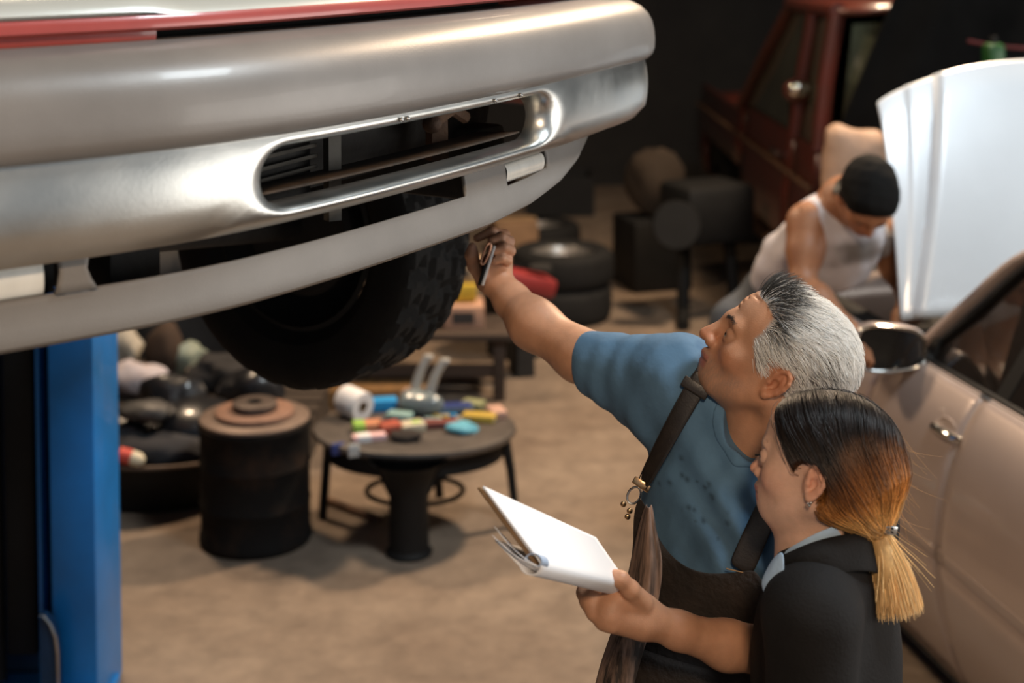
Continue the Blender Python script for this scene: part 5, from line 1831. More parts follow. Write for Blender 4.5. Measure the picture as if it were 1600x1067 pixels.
    mb = MB(); mb.grid([[K(1.17 + .16 * sin(pi * t), -.12 - 1.48 * t, h) for t in np.linspace(0, 1, 11)] for h in (.22, .42, .62, .82, .93)]); nose = mb.build('nose', SILVER, root, solid=.02)
    for v in (-.34, -1.38):
        mb = MB(); mb.sphere(K(1.25, v, .74), .11, (1.2, .5, .9)); mb.build('headlamp', LAMP, nose)
    # wheels
    for u in (.72, -1.72):
        for v in (-.16, -1.56):
            mm = Matrix([list(x) for x in np.stack([CD, (0, 0, 1), CN], 1)]).to_4x4(); mm.translation = Vector(K(u, v, .31))
            mb = MB(); mb.lathe([(.20, -.09), (.25, -.10), (.30, -.09), (.31, -.06), (.31, .06), (.30, .09), (.25, .10), (.20, .09)], 40, mm); t = mb.build('tyre', RUBBER, root)
            mb = MB(); mb.lathe([(.205, -.08), (.20, .07), (.17, .05), (.05, .06), (0, .065)], 30, mm); mb.build('rim', RIM, t)
    return root
# ================================================================== BACKGROUND
def rel(root_loc, rz):
    """local frame -> world"""
    c, s = cos(rz), sin(rz); r = np.array(root_loc)
    return lambda x, y, z: np.array((r[0] + c * x - s * y, r[1] + s * x + c * y, r[2] + z))


OLDRED = pbr('faded_red_truck_paint', (.095, .018, .012), .38, coat=.5, col2=(.06, .018, .012), scale=5)
ORANGE = pbr('amber_lens', (.85, .25, .06), .2, coat=.8, var=.1)
RGLASS = pbr('dusty_glass', (.06, .065, .05), .12, var=.3, scale=4, coat=.6)


def red_offroader():
    """tall old off-roader seen from its rear left, nose pointing away"""
    XL, XR, Y0 = 1.62, 3.22, 7.45
    root = empty('off_roader', (2.42, 9.3, 0), 'old dark red off-roader standing in the gloom behind the bending mechanic', 'car')
    cx = (XL + XR) / 2
    tum = lambda z: max(0, z - 1.18) * .14
    for sg in (-1, 1):
        xs = XL if sg < 0 else XR
        S = lambda y, z, o=0.: np.array((xs - sg * tum(z) + sg * o, y, z))

        def side(nm, ys, zs, mat, prof=None):
            m = MB(); m.grid([[S(y, z, .03 * (.5 < z < 1.05)) for y in ys] for z in zs]); return m.build(nm, mat, root, solid=.03)
        side('rear_side_panel', np.linspace(Y0, 8.05, 5), [1.20, 1.05, .85, .6, .5], OLDRED)
        dr = side('door', np.linspace(8.08, 9.75, 8), [1.20, 1.05, .85, .6, .42], OLDRED)
        side('front_fender', np.linspace(9.78, 12.0, 9), [1.16, 1.05, .95, .78], OLDRED)
        side('fender_end', np.linspace(11.55, 12.0, 4), [.80, .6, .45], OLDRED)
        m = MB(); m.tube([S(y, .99, .045) for y in (Y0, 8.6, 9.7, 12.0)], .016, 6); m.build('side_trim', RUST, root)
        m = MB(); m.tube([S(y, .50, .05) for y in (7.9, 8.8, 9.8, 11.0)], .035, 8); m.build('step_bar', RUST, root)
        m = MB(); m.tube([S(8.35, 1.06, .05), S(8.52, 1.06, .055)], .016, 8); m.build('door_handle', TRIM, dr)
        for nm, a, c_ in (('windscreen_pillar', (10.0, 1.17), (8.75, 1.92)), ('door_pillar', (8.08, 1.19), (8.08, 1.92)), ('rear_pillar', (Y0 + .02, 1.19), (Y0 + .08, 1.92)), ('roof_rail', (Y0 + .06, 1.93), (8.8, 1.93))):
            m = MB(); m.tube([S(*a), S((a[0] + c_[0]) / 2, (a[1] + c_[1]) / 2, .01), S(*c_)], .045, 8); m.build(nm, OLDRED, root)
        m = MB(); m.prism([S(8.12, 1.2, -.02), S(9.9, 1.2, -.02), S(8.75, 1.9, -.02), S(8.12, 1.9, -.02)], (sg * -.012, 0, 0)); m.build('side_window', BLACK if False else RGLASS, root, sm=False)
        m = MB(); m.prism([S(Y0 + .06, 1.2, -.02), S(8.05, 1.2, -.02), S(8.05, 1.9, -.02), S(Y0 + .1, 1.9, -.02)], (sg * -.012, 0, 0)); m.build('rear_side_window', RGLASS, root, sm=False)
        m = MB(); m.tube([S(8.25, 1.22, .0), S(8.1, 1.40, .06)], .012, 6); arm = m.build('mirror_arm', BLACK, root)
        m = MB(); m.sphere(S(8.02, 1.46, .04), .085, (1.05, .8, .85)); m.build('mirror_housing', OLDRED, arm)
        m = MB(); m.sphere(S(7.965, 1.475, .05), .062, (1.05, .5, .8)); m.build('mirror_glass', TRIM, arm)
        for y in (8.0, 11.1):
            mm = Matrix([list(q) for q in np.stack([(0, 1, 0), (0, 0, 1), (sg, 0, 0)], 1).astype(float)]).to_4x4(); mm.translation = Vector((xs - sg * .10, y, .39))
            m = MB(); m.lathe([(.22, -.11), (.32, -.13), (.385, -.10), (.39, -.07), (.39, .07), (.385, .10), (.32, .13), (.22, .11)], 36, mm); ty = m.build('tyre', RUBBER, root)
            m = MB(); m.lathe([(.23, .09), (.18, .05), (.08, .07), (0, .07)], 24, mm); m.build('hub', DARK, ty)
        m = MB(); m.box((xs - sg * .10, Y0 - .03, .92), (.14, .04, .20), bev=.01); m.build('tail_lamp', ORANGE if sg < 0 else RED, root)
    def cross(nm, prof, mat, x0=XL, x1=XR, tumb=True, **k):
        m = MB(); m.grid([[(cx + (x - cx) * (1 - (tum(z) / .8 if tumb else 0)), y, z + .02 * (1 - (2 * (x - x0) / (x1 - x0) - 1) ** 2)) for x in np.linspace(x0, x1, 7)] for y, z in prof]); return m.build(nm, mat, root, **k)
    cross('hood', [(9.95, 1.17), (11.4, 1.13), (11.95, 1.06), (12.03, .98)], OLDRED, solid=.02)
    cross('nose', [(12.03, .98), (12.05, .5)], OLDRED, solid=.03)
    cross('windscreen', [(9.95, 1.19), (8.78, 1.92)], RGLASS, solid=.01)
    cross('roof', [(Y0 + .02, 1.92), (Y0 + .2, 1.965), (8.5, 1.965), (8.8, 1.93)], OLDRED, solid=.03)
    cross('tailgate', [(Y0, 1.2), (Y0 - .03, .95), (Y0, .5)], OLDRED, solid=.03)
    cross('back_window', [(Y0 + .01, 1.24), (Y0 + .07, 1.86)], pbr('dusty_green_glass', (.09, .10, .065), .25, var=.3, scale=4, coat=.4), x0=XL + .10, x1=XR - .10, solid=.01)
    cross('bumper', [(Y0 - .02, .58), (Y0 - .12, .56), (Y0 - .12, .44), (Y0, .42)], RUST, tumb=False, solid=.02)
    cross('floor_pan', [(Y0, .5), (12.0, .5)], DARK, tumb=False, solid=.04)
    cross('seat_row', [(8.9, .9), (9.0, 1.35), (9.1, .9)], SEAT, x0=XL + .15, x1=XR - .15, solid=.04)
    return root


def black_curtain():
    CM = pbr('black_canvas', (.0045, .0045, .0045), .9, var=.3, scale=5, spec=.1)
    root = empty('curtain', (2.9, 7.0, 0), 'black canvas curtain hanging behind the raised white hood', 'curtain')
    rows = []
    for t in np.linspace(0, 1, 22):
        z = 3.2 - 2.45 * t
        xl = 1.92 - .50 * sst(0, 1, np.array((3.2 - z) / 2.45)) * 1.0 + .0
        p_ = np.interp(z, [.7, 1.38, 2.05, 3.2], [1.50, 1.635, 1.905, 2.2])
        rows.append([(p_ + (4.6 - p_) * s_, 7.02 + .05 * sin(38 * s_ + 2 * t) * (.4 + .6 * t), z) for s_ in np.linspace(0, 1, 70)])
    mb = MB(); mb.grid(rows); mb.build('cloth', CM, root, solid=.004)
    mb = MB(); mb.tube([(1.9, 7.02, 3.22), (3.3, 7.02, 3.21), (4.7, 7.02, 3.22)], .018, 8); rod = mb.build('rod', DARK, root)
    for x in (2.2, 3.4, 4.5):
        mb = MB(); mb.tube([(x, 7.02, 3.22), (x, 7.02, 6.0)], .006, 6); mb.build('hanger', DARK, root)
    mb = MB(); q0, q1 = P(1512, 64, 6.85), P(1640, 76, 6.85)
    mb.tube([q0 + (q1 - q0) * t + np.array((0, 0, -.012 * sin(pi * t))) for t in np.linspace(0, 1, 9)], .008, 8)
    tag(mb.build('red_hose', DKRED), 'red air hose strung across the black curtain', 'hose')


def drum_stack():
    loc = P(400, 840, 5.42); loc[2] = 0
    root = empty('brake_drum_stack', tuple(loc), 'rusty cylindrical drum with brake discs lying on its lid', 'drum')
    M = Matrix.Translation(loc)
    mb = MB()
    prof = [(0, 0), (.205, 0), (.213, .01), (.213, .03), (.206, .04), (.206, .15), (.210, .157), (.206, .165), (.206, .30), (.210, .307), (.206, .315), (.206, .43), (.213, .44), (.213, .455), (.20, .458), (.0, .458)]
    mb.lathe(prof, 48, M); body = mb.build('drum', pbr('sooty_rusted_drum', (.006, .005, .0045), .85, col2=(.035, .018, .010), thr=(.5, .8), scale=7, bump=.3, bscale=30, spec=.2), root)
    PR = pbr('pinkish_rust', (.28, .15, .10), .65, col2=(.19, .10, .065), scale=20, bump=.2, bscale=80)
    for nm, r0, r1, z0, z1, m_ in (('brake_disc', .06, .207, .458, .478, pbr('brown_disc', (.19, .135, .105), .55, .3, var=.2, scale=14)), ('brake_disc', .05, .148, .478, .500, PR), ('disc_hub', .03, .085, .500, .530, pbr('dark_hub_iron', (.10, .075, .062), .55, .4, var=.2))):
        mb = MB(); mb.lathe([(r0, z0), (r1 - .006, z0), (r1, z0 + .005), (r1, z1 - .005), (r1 - .006, z1), (r0, z1), (r0, z0)], 48, M); mb.build(nm, m_, root)
    mb = MB(); mb.lathe([(.0, .50), (.03, .505), (.03, .531), (.022, .531), (.018, .510), (0, .508)], 20, M); mb.build('hub_hole', BLACK, root)
    return root


TABLE_Z = .40
def side_table():
    loc = P(650, 850, 5.36); loc[2] = 0
    c = P(648, 664, 5.52)
    loc = np.array((c[0], c[1], 0.))
    TZ = float(c[2])
    root = empty('table', tuple(loc), 'round black low table littered with shop odds and ends', 'table')
    M = Matrix.Translation(loc)
    TOP = pbr('greasy_table_top', (.115, .095, .080), .45, col2=(.060, .050, .043), scale=9, bump=.15)
    mb = MB(); mb.lathe([(0, TZ), (.375, TZ), (.392, TZ - .006), (.396, TZ - .018), (.385, TZ - .032), (.35, TZ - .035), (0, TZ - .035)], 56, M, sy=.80); mb.build('table_top', TOP, root)
    mb = MB(); mb.lathe([(.34, TZ - .035), (.345, TZ - .11), (.335, TZ - .11), (.33, TZ - .035)], 48, M, sy=.80); mb.build('apron', BLACK, root)
    # thick front pedestal leg and thin outer legs
    f = loc + np.array((-.005, -.26, 0))
    mb = MB()
    mb.lathe([(0, 0), (.085, 0), (.088, .012), (.075, .025), (.072, TZ - .16), (.11, TZ - .07), (.15, TZ - .035)], 20, Matrix.Translation(f)); mb.build('leg', BLACK, root)
    mb = MB(); mb.tube([Vector(loc) + Vector((.345, .02, TZ - .04)), Vector(loc) + Vector((.372, .01, .22)), Vector(loc) + Vector((.395, 0, 0.012))], [.022, .018, .015], 10); mb.build('leg', BLACK, root)
    mb = MB(); mb.tube([Vector(loc) + Vector((-.34, .06, TZ - .04)), Vector(loc) + Vector((-.37, .07, .0))], .018, 10); mb.build('leg', BLACK, root)
    mb = MB(); mb.tube([Vector(loc) + Vector((.05, .26, TZ - .04)), Vector(loc) + Vector((.08, .30, .0))], .018, 10); mb.build('leg', BLACK, root)
    for sg in (-1, 1):
        mb = MB(); mb.tube([Vector(f) + Vector((sg * .06, 0, TZ - .19)), Vector(f) + Vector((sg * .11, .02, TZ - .10)), Vector(f) + Vector((sg * .22, .05, TZ - .052))], .009, 8); mb.build('brace', BLACK, root)
    mb = MB()
    mb.tube([Vector(loc) + Vector((.375 * cos(a) * .5, .375 * sin(a) * .5 * .8, .14)) for a in np.linspace(0, 2 * pi, 30)[:-1]], .010, 8, closed=True); mb.build('foot_ring', BLACK, root)
    return loc, TZ


def clutter(loc, TZ):
    C = lambda nm, c, r=.5, **k: pbr(nm, c, r, **k)
    white = C('white_paper', (.82, .80, .80), .8, var=.04); blue = C('bright_blue', (.02, .28, .62), .5); red = C('brick_red', (.40, .085, .05), .55)
    green = C('lime_label', (.32, .55, .09), .5); pink = C('pink_card', (.80, .52, .52), .6); yel = C('ochre_yellow', (.55, .37, .06), .55)
    teal = C('pale_teal', (.26, .42, .40), .6); cream = C('cream_plastic', (.62, .55, .40), .5); cyan = C('cyan_cloth', (.12, .42, .55), .7); grey = C('zinc_grey', (.33, .34, .35), .4, metal=.5); navy = C('navy_blue', (.03, .05, .20), .5)
    at = lambda px, py, dz=0.: np.array((( (px - 800) / F) * ((CH - TZ) * F / (py + 62)), (CH - TZ) * F / (py + 62) - .0, TZ + dz))

    def thing1(name, label, cat, mb, mat, **k):
        o = mb.build(name, mat, None, **k)
        return tag(o, label, cat)
    # paper roll lying, its hole towards us
    c = at(549, 662, .056); ax = nrm(np.array((.75, -.66, -.10)))
    bx = nrm(np.cross(ax, (0, 0, 1))); by = np.cross(ax, bx)
    M = Matrix([list(x) for x in np.stack([bx, by, ax], 1)]).to_4x4(); M.translation = Vector(c)
    mb = MB(); mb.lathe([(.022, -.055), (.056, -.055), (.058, -.05), (.058, .05), (.056, .055), (.022, .055), (.020, .05), (.020, -.05), (.022, -.055)], 32, M)
    ro = mb.build('paper_roll', white); tag(ro, 'white paper roll lying at the left on the round table', 'paper roll')
    mb = MB(); mb.lathe([(.021, -.056), (.0215, .056), (.019, .056), (.0185, -.056)], 20, M); mb.build('cardboard_core', C('kraft', (.25, .17, .10), .8), ro)

    def boxy(name, label, cat, px, py, size, mat, rz=0., dz=0., part=None, rx=0.):
        mb = MB(); c = at(px, py, size[2] / 2 + dz)
        mb.box(c, size, Rz(rz) @ Rx(rx), bev=min(size) * .16)
        o = tag(mb.build(name, mat), label, cat)
        if part:
            nm, m2, (sx, sy, sz), (ox, oy, oz) = part
            mb = MB(); mb.box(c + np.array(Rz(rz) @ Vector((ox, oy, oz))), (sx, sy, sz), Rz(rz), bev=min(sx, sy, sz) * .1); mb.build(nm, m2, o)
        return o
    boxy('label_carton', 'small lime and orange carton in front of the paper roll', 'box', 571, 684, (.11, .07, .035), C('orange_card', (.58, .24, .12), .6), .25, part=('lime_label', green, (.045, .072, .037), (-.034, 0, 0)))
    boxy('card_pack', 'pink and white card pack at the front left of the round table', 'box', 573, 699, (.125, .045, .022), pink, .3, part=('white_label', white, (.05, .047, .024), (-.02, 0, 0)))
    boxy('red_tin', 'brick red flat tin beside the dark rag on the table', 'tin', 606, 686, (.085, .075, .035), red, .5)
    boxy('blue_box', 'bright blue box behind the paper roll', 'box', 594, 650, (.12, .07, .045), blue, .15)
    boxy('teal_packet', 'pale teal packet on the table beside the bright blue box', 'packet', 622, 665, (.10, .06, .025), teal, -.3)
    boxy('cream_box', 'cream parts box at the middle of the round table', 'box', 640, 683, (.10, .07, .03), cream, .45, part=('green_label', green, (.04, .03, .032), (.02, 0, 0)))
    boxy('brown_slab', 'dull red brake pad box near the cyan cloth', 'box', 688, 678, (.13, .05, .025), C('oxide_red', (.20, .055, .045), .6), .12)
    boxy('yellow_box', 'ochre yellow parts box right of the middle of the table', 'box', 748, 668, (.13, .06, .028), yel, -.2)
    boxy('peach_carton', 'peach coloured carton at the right end of the table', 'box', 776, 660, (.06, .10, .030), C('peach_card', (.55, .33, .25), .6), .3)
    boxy('grey_tray', 'blue grey metal tray behind the yellow parts box', 'tray', 705, 655, (.17, .08, .03), C('blue_grey', (.11, .16, .22), .4, metal=.3), .1, part=('tray_liner', navy, (.15, .065, .012), (0, 0, .012)))
    boxy('olive_packet', 'olive grey packet at the back right of the table', 'packet', 738, 648, (.09, .07, .03), C('olive_card', (.25, .26, .13), .6), -.4)
    # crumpled cloth
    def lump(name, label, cat, px, py, r, sc, mat, seed, dz=0., sub=3, amp=.3):
        mb = MB(); mb.sphere((0, 0, 0), r, sc, sub)
        c = at(px, py, r * sc[2] * .75 + dz)
        for v in mb.bm.verts:
            n = fbm(np.array(v.co)[None], 2.2 / r, seed)[0]
            v.co = v.co * (1 + amp * n); v.co += Vector(c)
        o = mb.build(name, mat); return tag(o, label, cat)
    lump('cyan_rag', 'crumpled cyan rag at the front of the round table', 'rag', 722, 685, .055, (1.1, .8, .4), cyan, 3)
    lump('dark_rag', 'dark greasy rag hanging at the front edge of the table', 'rag', 632, 698, .06, (1., .7, .35), C('greasy_cloth', (.03, .022, .018), .9), 8)
    lump('plastic_bag', 'crumpled clear grey plastic bag on the middle of the table', 'bag', 655, 655, .085, (1., .8, .62), C('grey_film', (.20, .24, .25), .25, coat=.5), 5)
    # two grey spray guns / handles standing up
    for i, (px, py, tx, nm, lb) in enumerate([(646, 645, .05, 'spray_gun', 'pale grey spray gun handle leaning left of its twin on the table'), (668, 652, .06, 'spray_gun', 'pale grey spray gun handle leaning right of its twin on the table')]):
        b = at(px, py, .05)
        mb = MB()
        mb.tube([b + np.array((-.02, 0, -.04)), b + np.array((0, 0, .02)), b + np.array((tx * .5, .0, .10)), b + np.array((tx, .01, .15)), b + np.array((tx + .02, .01, .145))], [.026, .022, .018, .018, .016], 12)
        g = tag(mb.build(nm, C('pale_grey_alloy', (.50, .48, .44), .4, metal=.4)), lb, 'spray gun', 'spray guns on the round table')
        mb = MB(); mb.lathe([(0, -.03), (.032, -.03), (.034, .02), (.02, .035), (0, .035)], 18, Matrix.Translation(b + np.array((-.02, -.02, -.005)))); mb.build('cup', C('peach_plastic', (.50, .34, .26), .4), g)
    mb = MB()
    b = at(690, 668, .0)
    for k in range(9):
        a = at(660 + 12 * k, 672 - 3 * (k % 4), .008)
        mb = MB(); mb.tube([a + np.array((-.025, .01 * (k % 3), 0)), a + np.array((.03, -.008 * (k % 2), .004))], .007, 8)
        mb.sphere(a + np.array((.032, -.008 * (k % 2), .004)), .012, (1, 1, .8), 1)
        o = mb.build('bolt', [grey, teal, yel, blue, grey, cream, red, grey, teal][k])
        tag(o, ['small grey bolt nearest the plastic bag', 'small pale teal fitting right of the plastic bag', 'small yellow fitting behind the cyan rag', 'small bright blue fitting before the blue grey tray', 'small grey bolt between the cyan rag and brake pad box', 'small cream fitting by the yellow parts box', 'small brick red fitting before the yellow parts box', 'small grey bolt beside the peach carton', 'small pale teal fitting at the right end of the table'][k], 'bolt', 'fittings strewn on the table')
    # under the rim: small tag and blue cap hanging on the apron
    e = P(528, 701, 5.30)
    mb = MB(); mb.box(e, (.055, .02, .045), Rz(.5), bev=.008); tag(mb.build('blue_tape', navy), 'dark blue tape roll hooked under the table rim', 'tape')
    e = P(553, 704, 5.24)
    mb = MB(); mb.box(e, (.045, .012, .05), Rz(.4), bev=.006); tag(mb.build('paper_tag', C('dirty_white', (.5, .5, .48), .7)), 'dirty white tag hanging from the table rim', 'tag')


def tyre_obj(name, c, R0, wd, label, cat='tyre', group=None, rim=True, axis=(0, 0, 1)):
    z = nrm(axis); x = nrm(np.cross(z, (0.3, 1, .1))); y = np.cross(z, x)
    M = Matrix([list(q) for q in np.stack([x, y, z], 1)]).to_4x4(); M.translation = Vector(c)
    root = empty(name, tuple(c), label, cat, group)
    h = wd / 2
    mb = MB(); mb.lathe([(R0 * .62, -h * .75), (R0 * .72, -h), (R0 * .88, -h), (R0 * .97, -h * .8), (R0, -h * .5), (R0, h * .5), (R0 * .97, h * .8), (R0 * .88, h), (R0 * .72, h), (R0 * .62, h * .75), (R0 * .60, 0), (R0 * .62, -h * .75)], 48, M); mb.build('rubber_ring', RUBBER, root)
    if rim:
        mb = MB(); mb.lathe([(R0 * .63, h * .78), (R0 * .60, h * .62), (R0 * .56, h * .1), (R0 * .40, h * .0), (R0 * .30, h * .35), (R0 * .12, h * .45), (R0 * .10, h * .2), (0, h * .2)], 40, M); mb.build('rim', RIM, root)
        for k in range(5):
            a = 2 * pi * k / 5; mb = MB(); mb.sphere(M @ Vector((R0 * .2 * cos(a), R0 * .2 * sin(a), h * .42)), R0 * .03, sub=1); mb.build('wheel_nut', STEEL, root)
    return root


def far_things():
    C = lambda nm, c, r=.6, **k: pbr(nm, c, r, **k)
    fl = lambda px, py: np.array(((px - 800) / F * (CH * F / (py + 62)), CH * F / (py + 62), 0.))
    # wheels lying on the floor behind the man's arm
    a = fl(878, 508); a[1] += .10
    tyre_obj('tyre', a + np.array((0, 0, .11)), .315, .22, 'lower of two wheels lying stacked behind the man\'s raised arm', 'wheel', 'wheels lying on the floor', False)
    tyre_obj('tyre', a + np.array((.01, 0, .325)), .315, .21, 'upper wheel of the stack with its pale rim facing up', 'wheel', 'wheels lying on the floor')
    b = fl(868, 428); b[1] += .55
    tyre_obj('tyre', b + np.array((-.12, .1, .12)), .33, .22, 'wheel lying farther back beneath the black crate', 'wheel', 'wheels lying on the floor')
    # tall dark bin in front
    q = fl(806, 572); q[1] += .16
    mb = MB(); mb.lathe([(0, 0), (.155, 0), (.16, .012), (.195, .44), (.205, .45), (.205, .468), (.19, .468), (.15, .03), (0, .03)], 40, Matrix.Translation(q)); bn = mb.build('waste_bin', BLACK); tag(bn, 'tall black bin standing in front of the stacked wheels', 'bin')
    # red jack on the stack
    q = P(832, 430, 7.9)
    root = empty('trolley_jack', tuple(q * np.array((1, 1, 0)) + np.array((-.28, -.15, 0))), 'red trolley jack beside the stacked wheels', 'jack')
    j = P(815, 430, 7.55)
    mb = MB(); mb.box((j[0], j[1], j[2] - .03), (.34, .20, .10), Rz(.3) @ Ry(.25), bev=.02); mb.build('jack_body', C('red_enamel', (.28, .03, .03), .45), root)
    mb = MB(); mb.tube([(j[0] - .1, j[1], j[2]), (j[0] - .32, j[1] + .2, j[2] + .10)], .018, 8); mb.build('jack_handle', C('red_enamel', (.28, .03, .03)), root)
    mb = MB(); mb.lathe([(0, 0), (.06, 0), (.06, .02), (.0, .02)], 16, Matrix.Translation((j[0] + .1, j[1], j[2] + .03))); mb.build('jack_saddle', DARK, root)
    mb = MB(); mb.box((j[0], j[1], (j[2] - .08) / 2), (.10, .16, j[2] - .08), Rz(.3), taper=(.8, .8)); mb.build('jack_stand', DARK, root)
    # black crate, brown cartons behind
    q = fl(880, 420); q[1] += .9
    mb = MB()
    for sx, sy, w_, d_ in ((0, -.22, .52, .03), (0, .22, .52, .03), (-.25, 0, .03, .46), (.25, 0, .03, .46)):
        mb.box(q + np.array((sx, sy, .39)), (w_, d_, .30))
    mb.box(q + np.array((0, 0, .245)), (.5, .44, .02)); tag(mb.build('crate', BLACK, sm=False), 'open black crate on the wheel behind the red jack', 'crate')
    q = fl(838, 440); q[1] += 1.05
    q = fl(838, 440); q = np.array((.01, 9.92, 0))
    mb = MB(); mb.box(q + np.array((0, 0, .19)), (.30, .28, .38), Rz(.2), bev=.01); ct = mb.build('carton', C('brown_carton', (.22, .13, .07), .85, var=.25, scale=6)); tag(ct, 'brown cardboard carton left of the black crate', 'box')
    mb = MB(); mb.box(q + np.array((0, 0, .384)), (.32, .07, .008), Rz(.2)); mb.build('packing_tape', C('tape_tan', (.33, .22, .12), .4), ct)
    # work bench with cartons, left of the bin
    bb = fl(690, 640); bz = .33
    root = empty('work_bench', (bb[0], bb[1] + .2, 0), 'low dark wooden bench loaded with cartons behind the truck wheel', 'bench')
    WOOD = C('dark_bench_wood', (.055, .036, .025), .75, var=.35, scale=3, stretch=(1, 10, 10))
    for k in range(3):
        mb = MB(); mb.box((bb[0] - .08, bb[1] + .06 + .14 * k, bz), (.86, .134, .035), bev=.004); mb.build('plank', WOOD, root)
    for sx in (-.44, .28):
        for sy in (.06, .34):
            mb = MB(); mb.box((bb[0] + sx, bb[1] + sy, bz / 2 - .01), (.06, .06, bz - .02), bev=.004); mb.build('leg', WOOD, root)
    mb = MB(); mb.box((bb[0] - .08, bb[1] + .06, bz * .45), (.70, .03, .06)); mb.build('stretcher', WOOD, root)
    top = lambda px, py: np.array(((px - 800) / F * bb[1], bb[1] + .2, bz + .0175))
    for nm, lb, x, sx, sz, z, m_, dy in (
            ('carton', 'pale cream carton lying at the left on the low bench', -.36, .20, .10, 0, C('cream_card', (.52, .47, .33), .7), .02),
            ('carton', 'mustard patterned carton on the low bench beside the cream one', -.16, .17, .12, 0, C('mustard_card', (.42, .33, .08), .7), 0),
            ('carton', 'salmon carton at the right end of the low bench', .10, .20, .115, 0, C('salmon_card', (.52, .30, .20), .7), 0),
            ('carton', 'flat yellow box topmost on the low bench', -.06, .44, .085, .125, C('yellow_card', (.55, .37, .03), .6), .06),
            ('carton', 'pale brown carton behind the yellow box on the bench', .02, .38, .09, .215, C('fawn_card', (.38, .27, .17), .8), .1)):
        mb = MB(); mb.box((bb[0] + x, bb[1] + .2 + dy, bz + .018 + z + sz / 2), (sx, .22, sz), Rz(.05), bev=.006)
        c_ = mb.build(nm, m_); tag(c_, lb, 'box')
        mb = MB(); mb.box((bb[0] + x, bb[1] + .2 + dy - .112, bz + .018 + z + sz / 2), (sx * .55, .004, sz * .5), Rz(.05)); mb.build('carton_label', C('dark_label', (.06, .05, .045), .6), c_)
    # orange-brown board lying behind the table
    q = fl(575, 640); mb = MB(); mb.box((q[0] - .02, q[1] + .02, .05), (.62, .26, .10), Rz(.12), bev=.006)
    tag(mb.build('board', C('orange_plywood', (.24, .12, .035), .75, col2=(.14, .075, .028), scale=5, stretch=(6, 1, 1))), 'orange brown plywood slab lying on the floor behind the table', 'board')
    # plank on the floor behind the drum
    a_, b_ = fl(500, 800), fl(590, 835)
    mb = MB(); mb.tube([a_ + np.array((0, 0, .015)), b_ + np.array((0, 0, .015))], .016, 8); tag(mb.build('pipe', RUST), 'rusty pipe lying on the floor under the table', 'pipe')
    # big tub of scrap left of the drum
    q = fl(232, 800); q[1] += .09
    root = empty('scrap_tub', tuple(q), 'wide black tub full of scrap left of the rusty drum', 'tub')
    mb = MB(); mb.lathe([(0, 0), (.26, 0), (.30, .02), (.40, .20), (.415, .205), (.415, .22), (.395, .22), (.29, .04), (0, .04)], 48, Matrix.Translation(q), sy=.75); mb.build('tub_wall', BLACK, root)
    mb = MB(); mb.tube([q + np.array((.408 * cos(a), .408 * .75 * sin(a), .218)) for a in np.linspace(0, 2 * pi, 49)[:-1]], .009, 8, closed=True); mb.build('tub_rim', C('brown_rim', (.10, .062, .04), .6), root)

    def lump(name, label, cat, c, r, sc, mat, seed, amp=.28, sub=3, group=None):
        mb = MB(); mb.sphere((0, 0, 0), r, sc, sub)
        for v in mb.bm.verts:
            n = fbm(np.array(v.co)[None], 1.8 / r, seed)[0] + .5 * fbm(np.array(v.co)[None], 4.5 / r, seed + 1)[0]
            v.co = v.co * (1 + amp * n); v.co += Vector(c)
        return tag(mb.build(name, mat), label, cat, group)
    film = C('black_bin_film', (.014, .014, .016), .35, coat=.4)
    dcl = C('black_oily_cloth', (.020, .018, .018), .85)
    lump('scrap_sack', 'black scrap sack bulging out of the tub at the right', 'sack', q + np.array((.14, .02, .26)), .17, (1.1, .9, .75), film, 1)
    lump('scrap_sack', 'black scrap sack sunk in the tub at the left', 'sack', q + np.array((-.18, .0, .25)), .16, (1.1, .9, .7), film, 2)
    pk = lambda px, py, Z: P(px, py, Z)
    # bottle red/cream
    e = np.array((q[0] - .05, q[1] - .295, .258))
    mb = MB(); mb.tube([e + np.array((-.035, 0, .012)), e + np.array((.012, 0, .0))], .030, 14); o = mb.build('oil_can', C('red_label', (.55, .07, .05), .5)); tag(o, 'small red and cream oil can lying on the tub rim', 'can')
    mb = MB(); mb.tube([e + np.array((.012, 0, .0)), e + np.array((.045, 0, -.010)), e + np.array((.062, 0, -.014))], [.029, .027, .012], 14); mb.build('can_shoulder', C('cream_plastic', (.62, .55, .40), .5), o)
    # low pallet behind the tub with bags and rags heaped on it
    PT = .20
    base = np.array((-1.52, 6.56, 0.))
    root = empty('pallet', tuple(base), 'dark wooden pallet behind the scrap tub, heaped with bags', 'pallet')
    WD = C('grimy_pallet_wood', (.040, .027, .018), .85, var=.4, scale=3, stretch=(1, 8, 8))
    for k in range(7):
        mb = MB(); mb.box(base + np.array((0, -.42 + .14 * k, PT - .012)), (1.30, .11, .024), Rz(.01 * (k % 3 - 1)), bev=.003); mb.build('plank', WD, root)
    for sx in (-.58, 0, .58):
        mb = MB(); mb.box(base + np.array((sx, 0, .10)), (.09, .95, .15)); mb.build('bearer', WD, root)
        mb = MB(); mb.box(base + np.array((sx, 0, .0125)), (.11, .95, .025)); mb.build('foot_board', WD, root)

    def on(px, py, h): return np.array(((px - 800) / F * ((CH - h) * F / (py + 62)), (CH - h) * F / (py + 62), h))
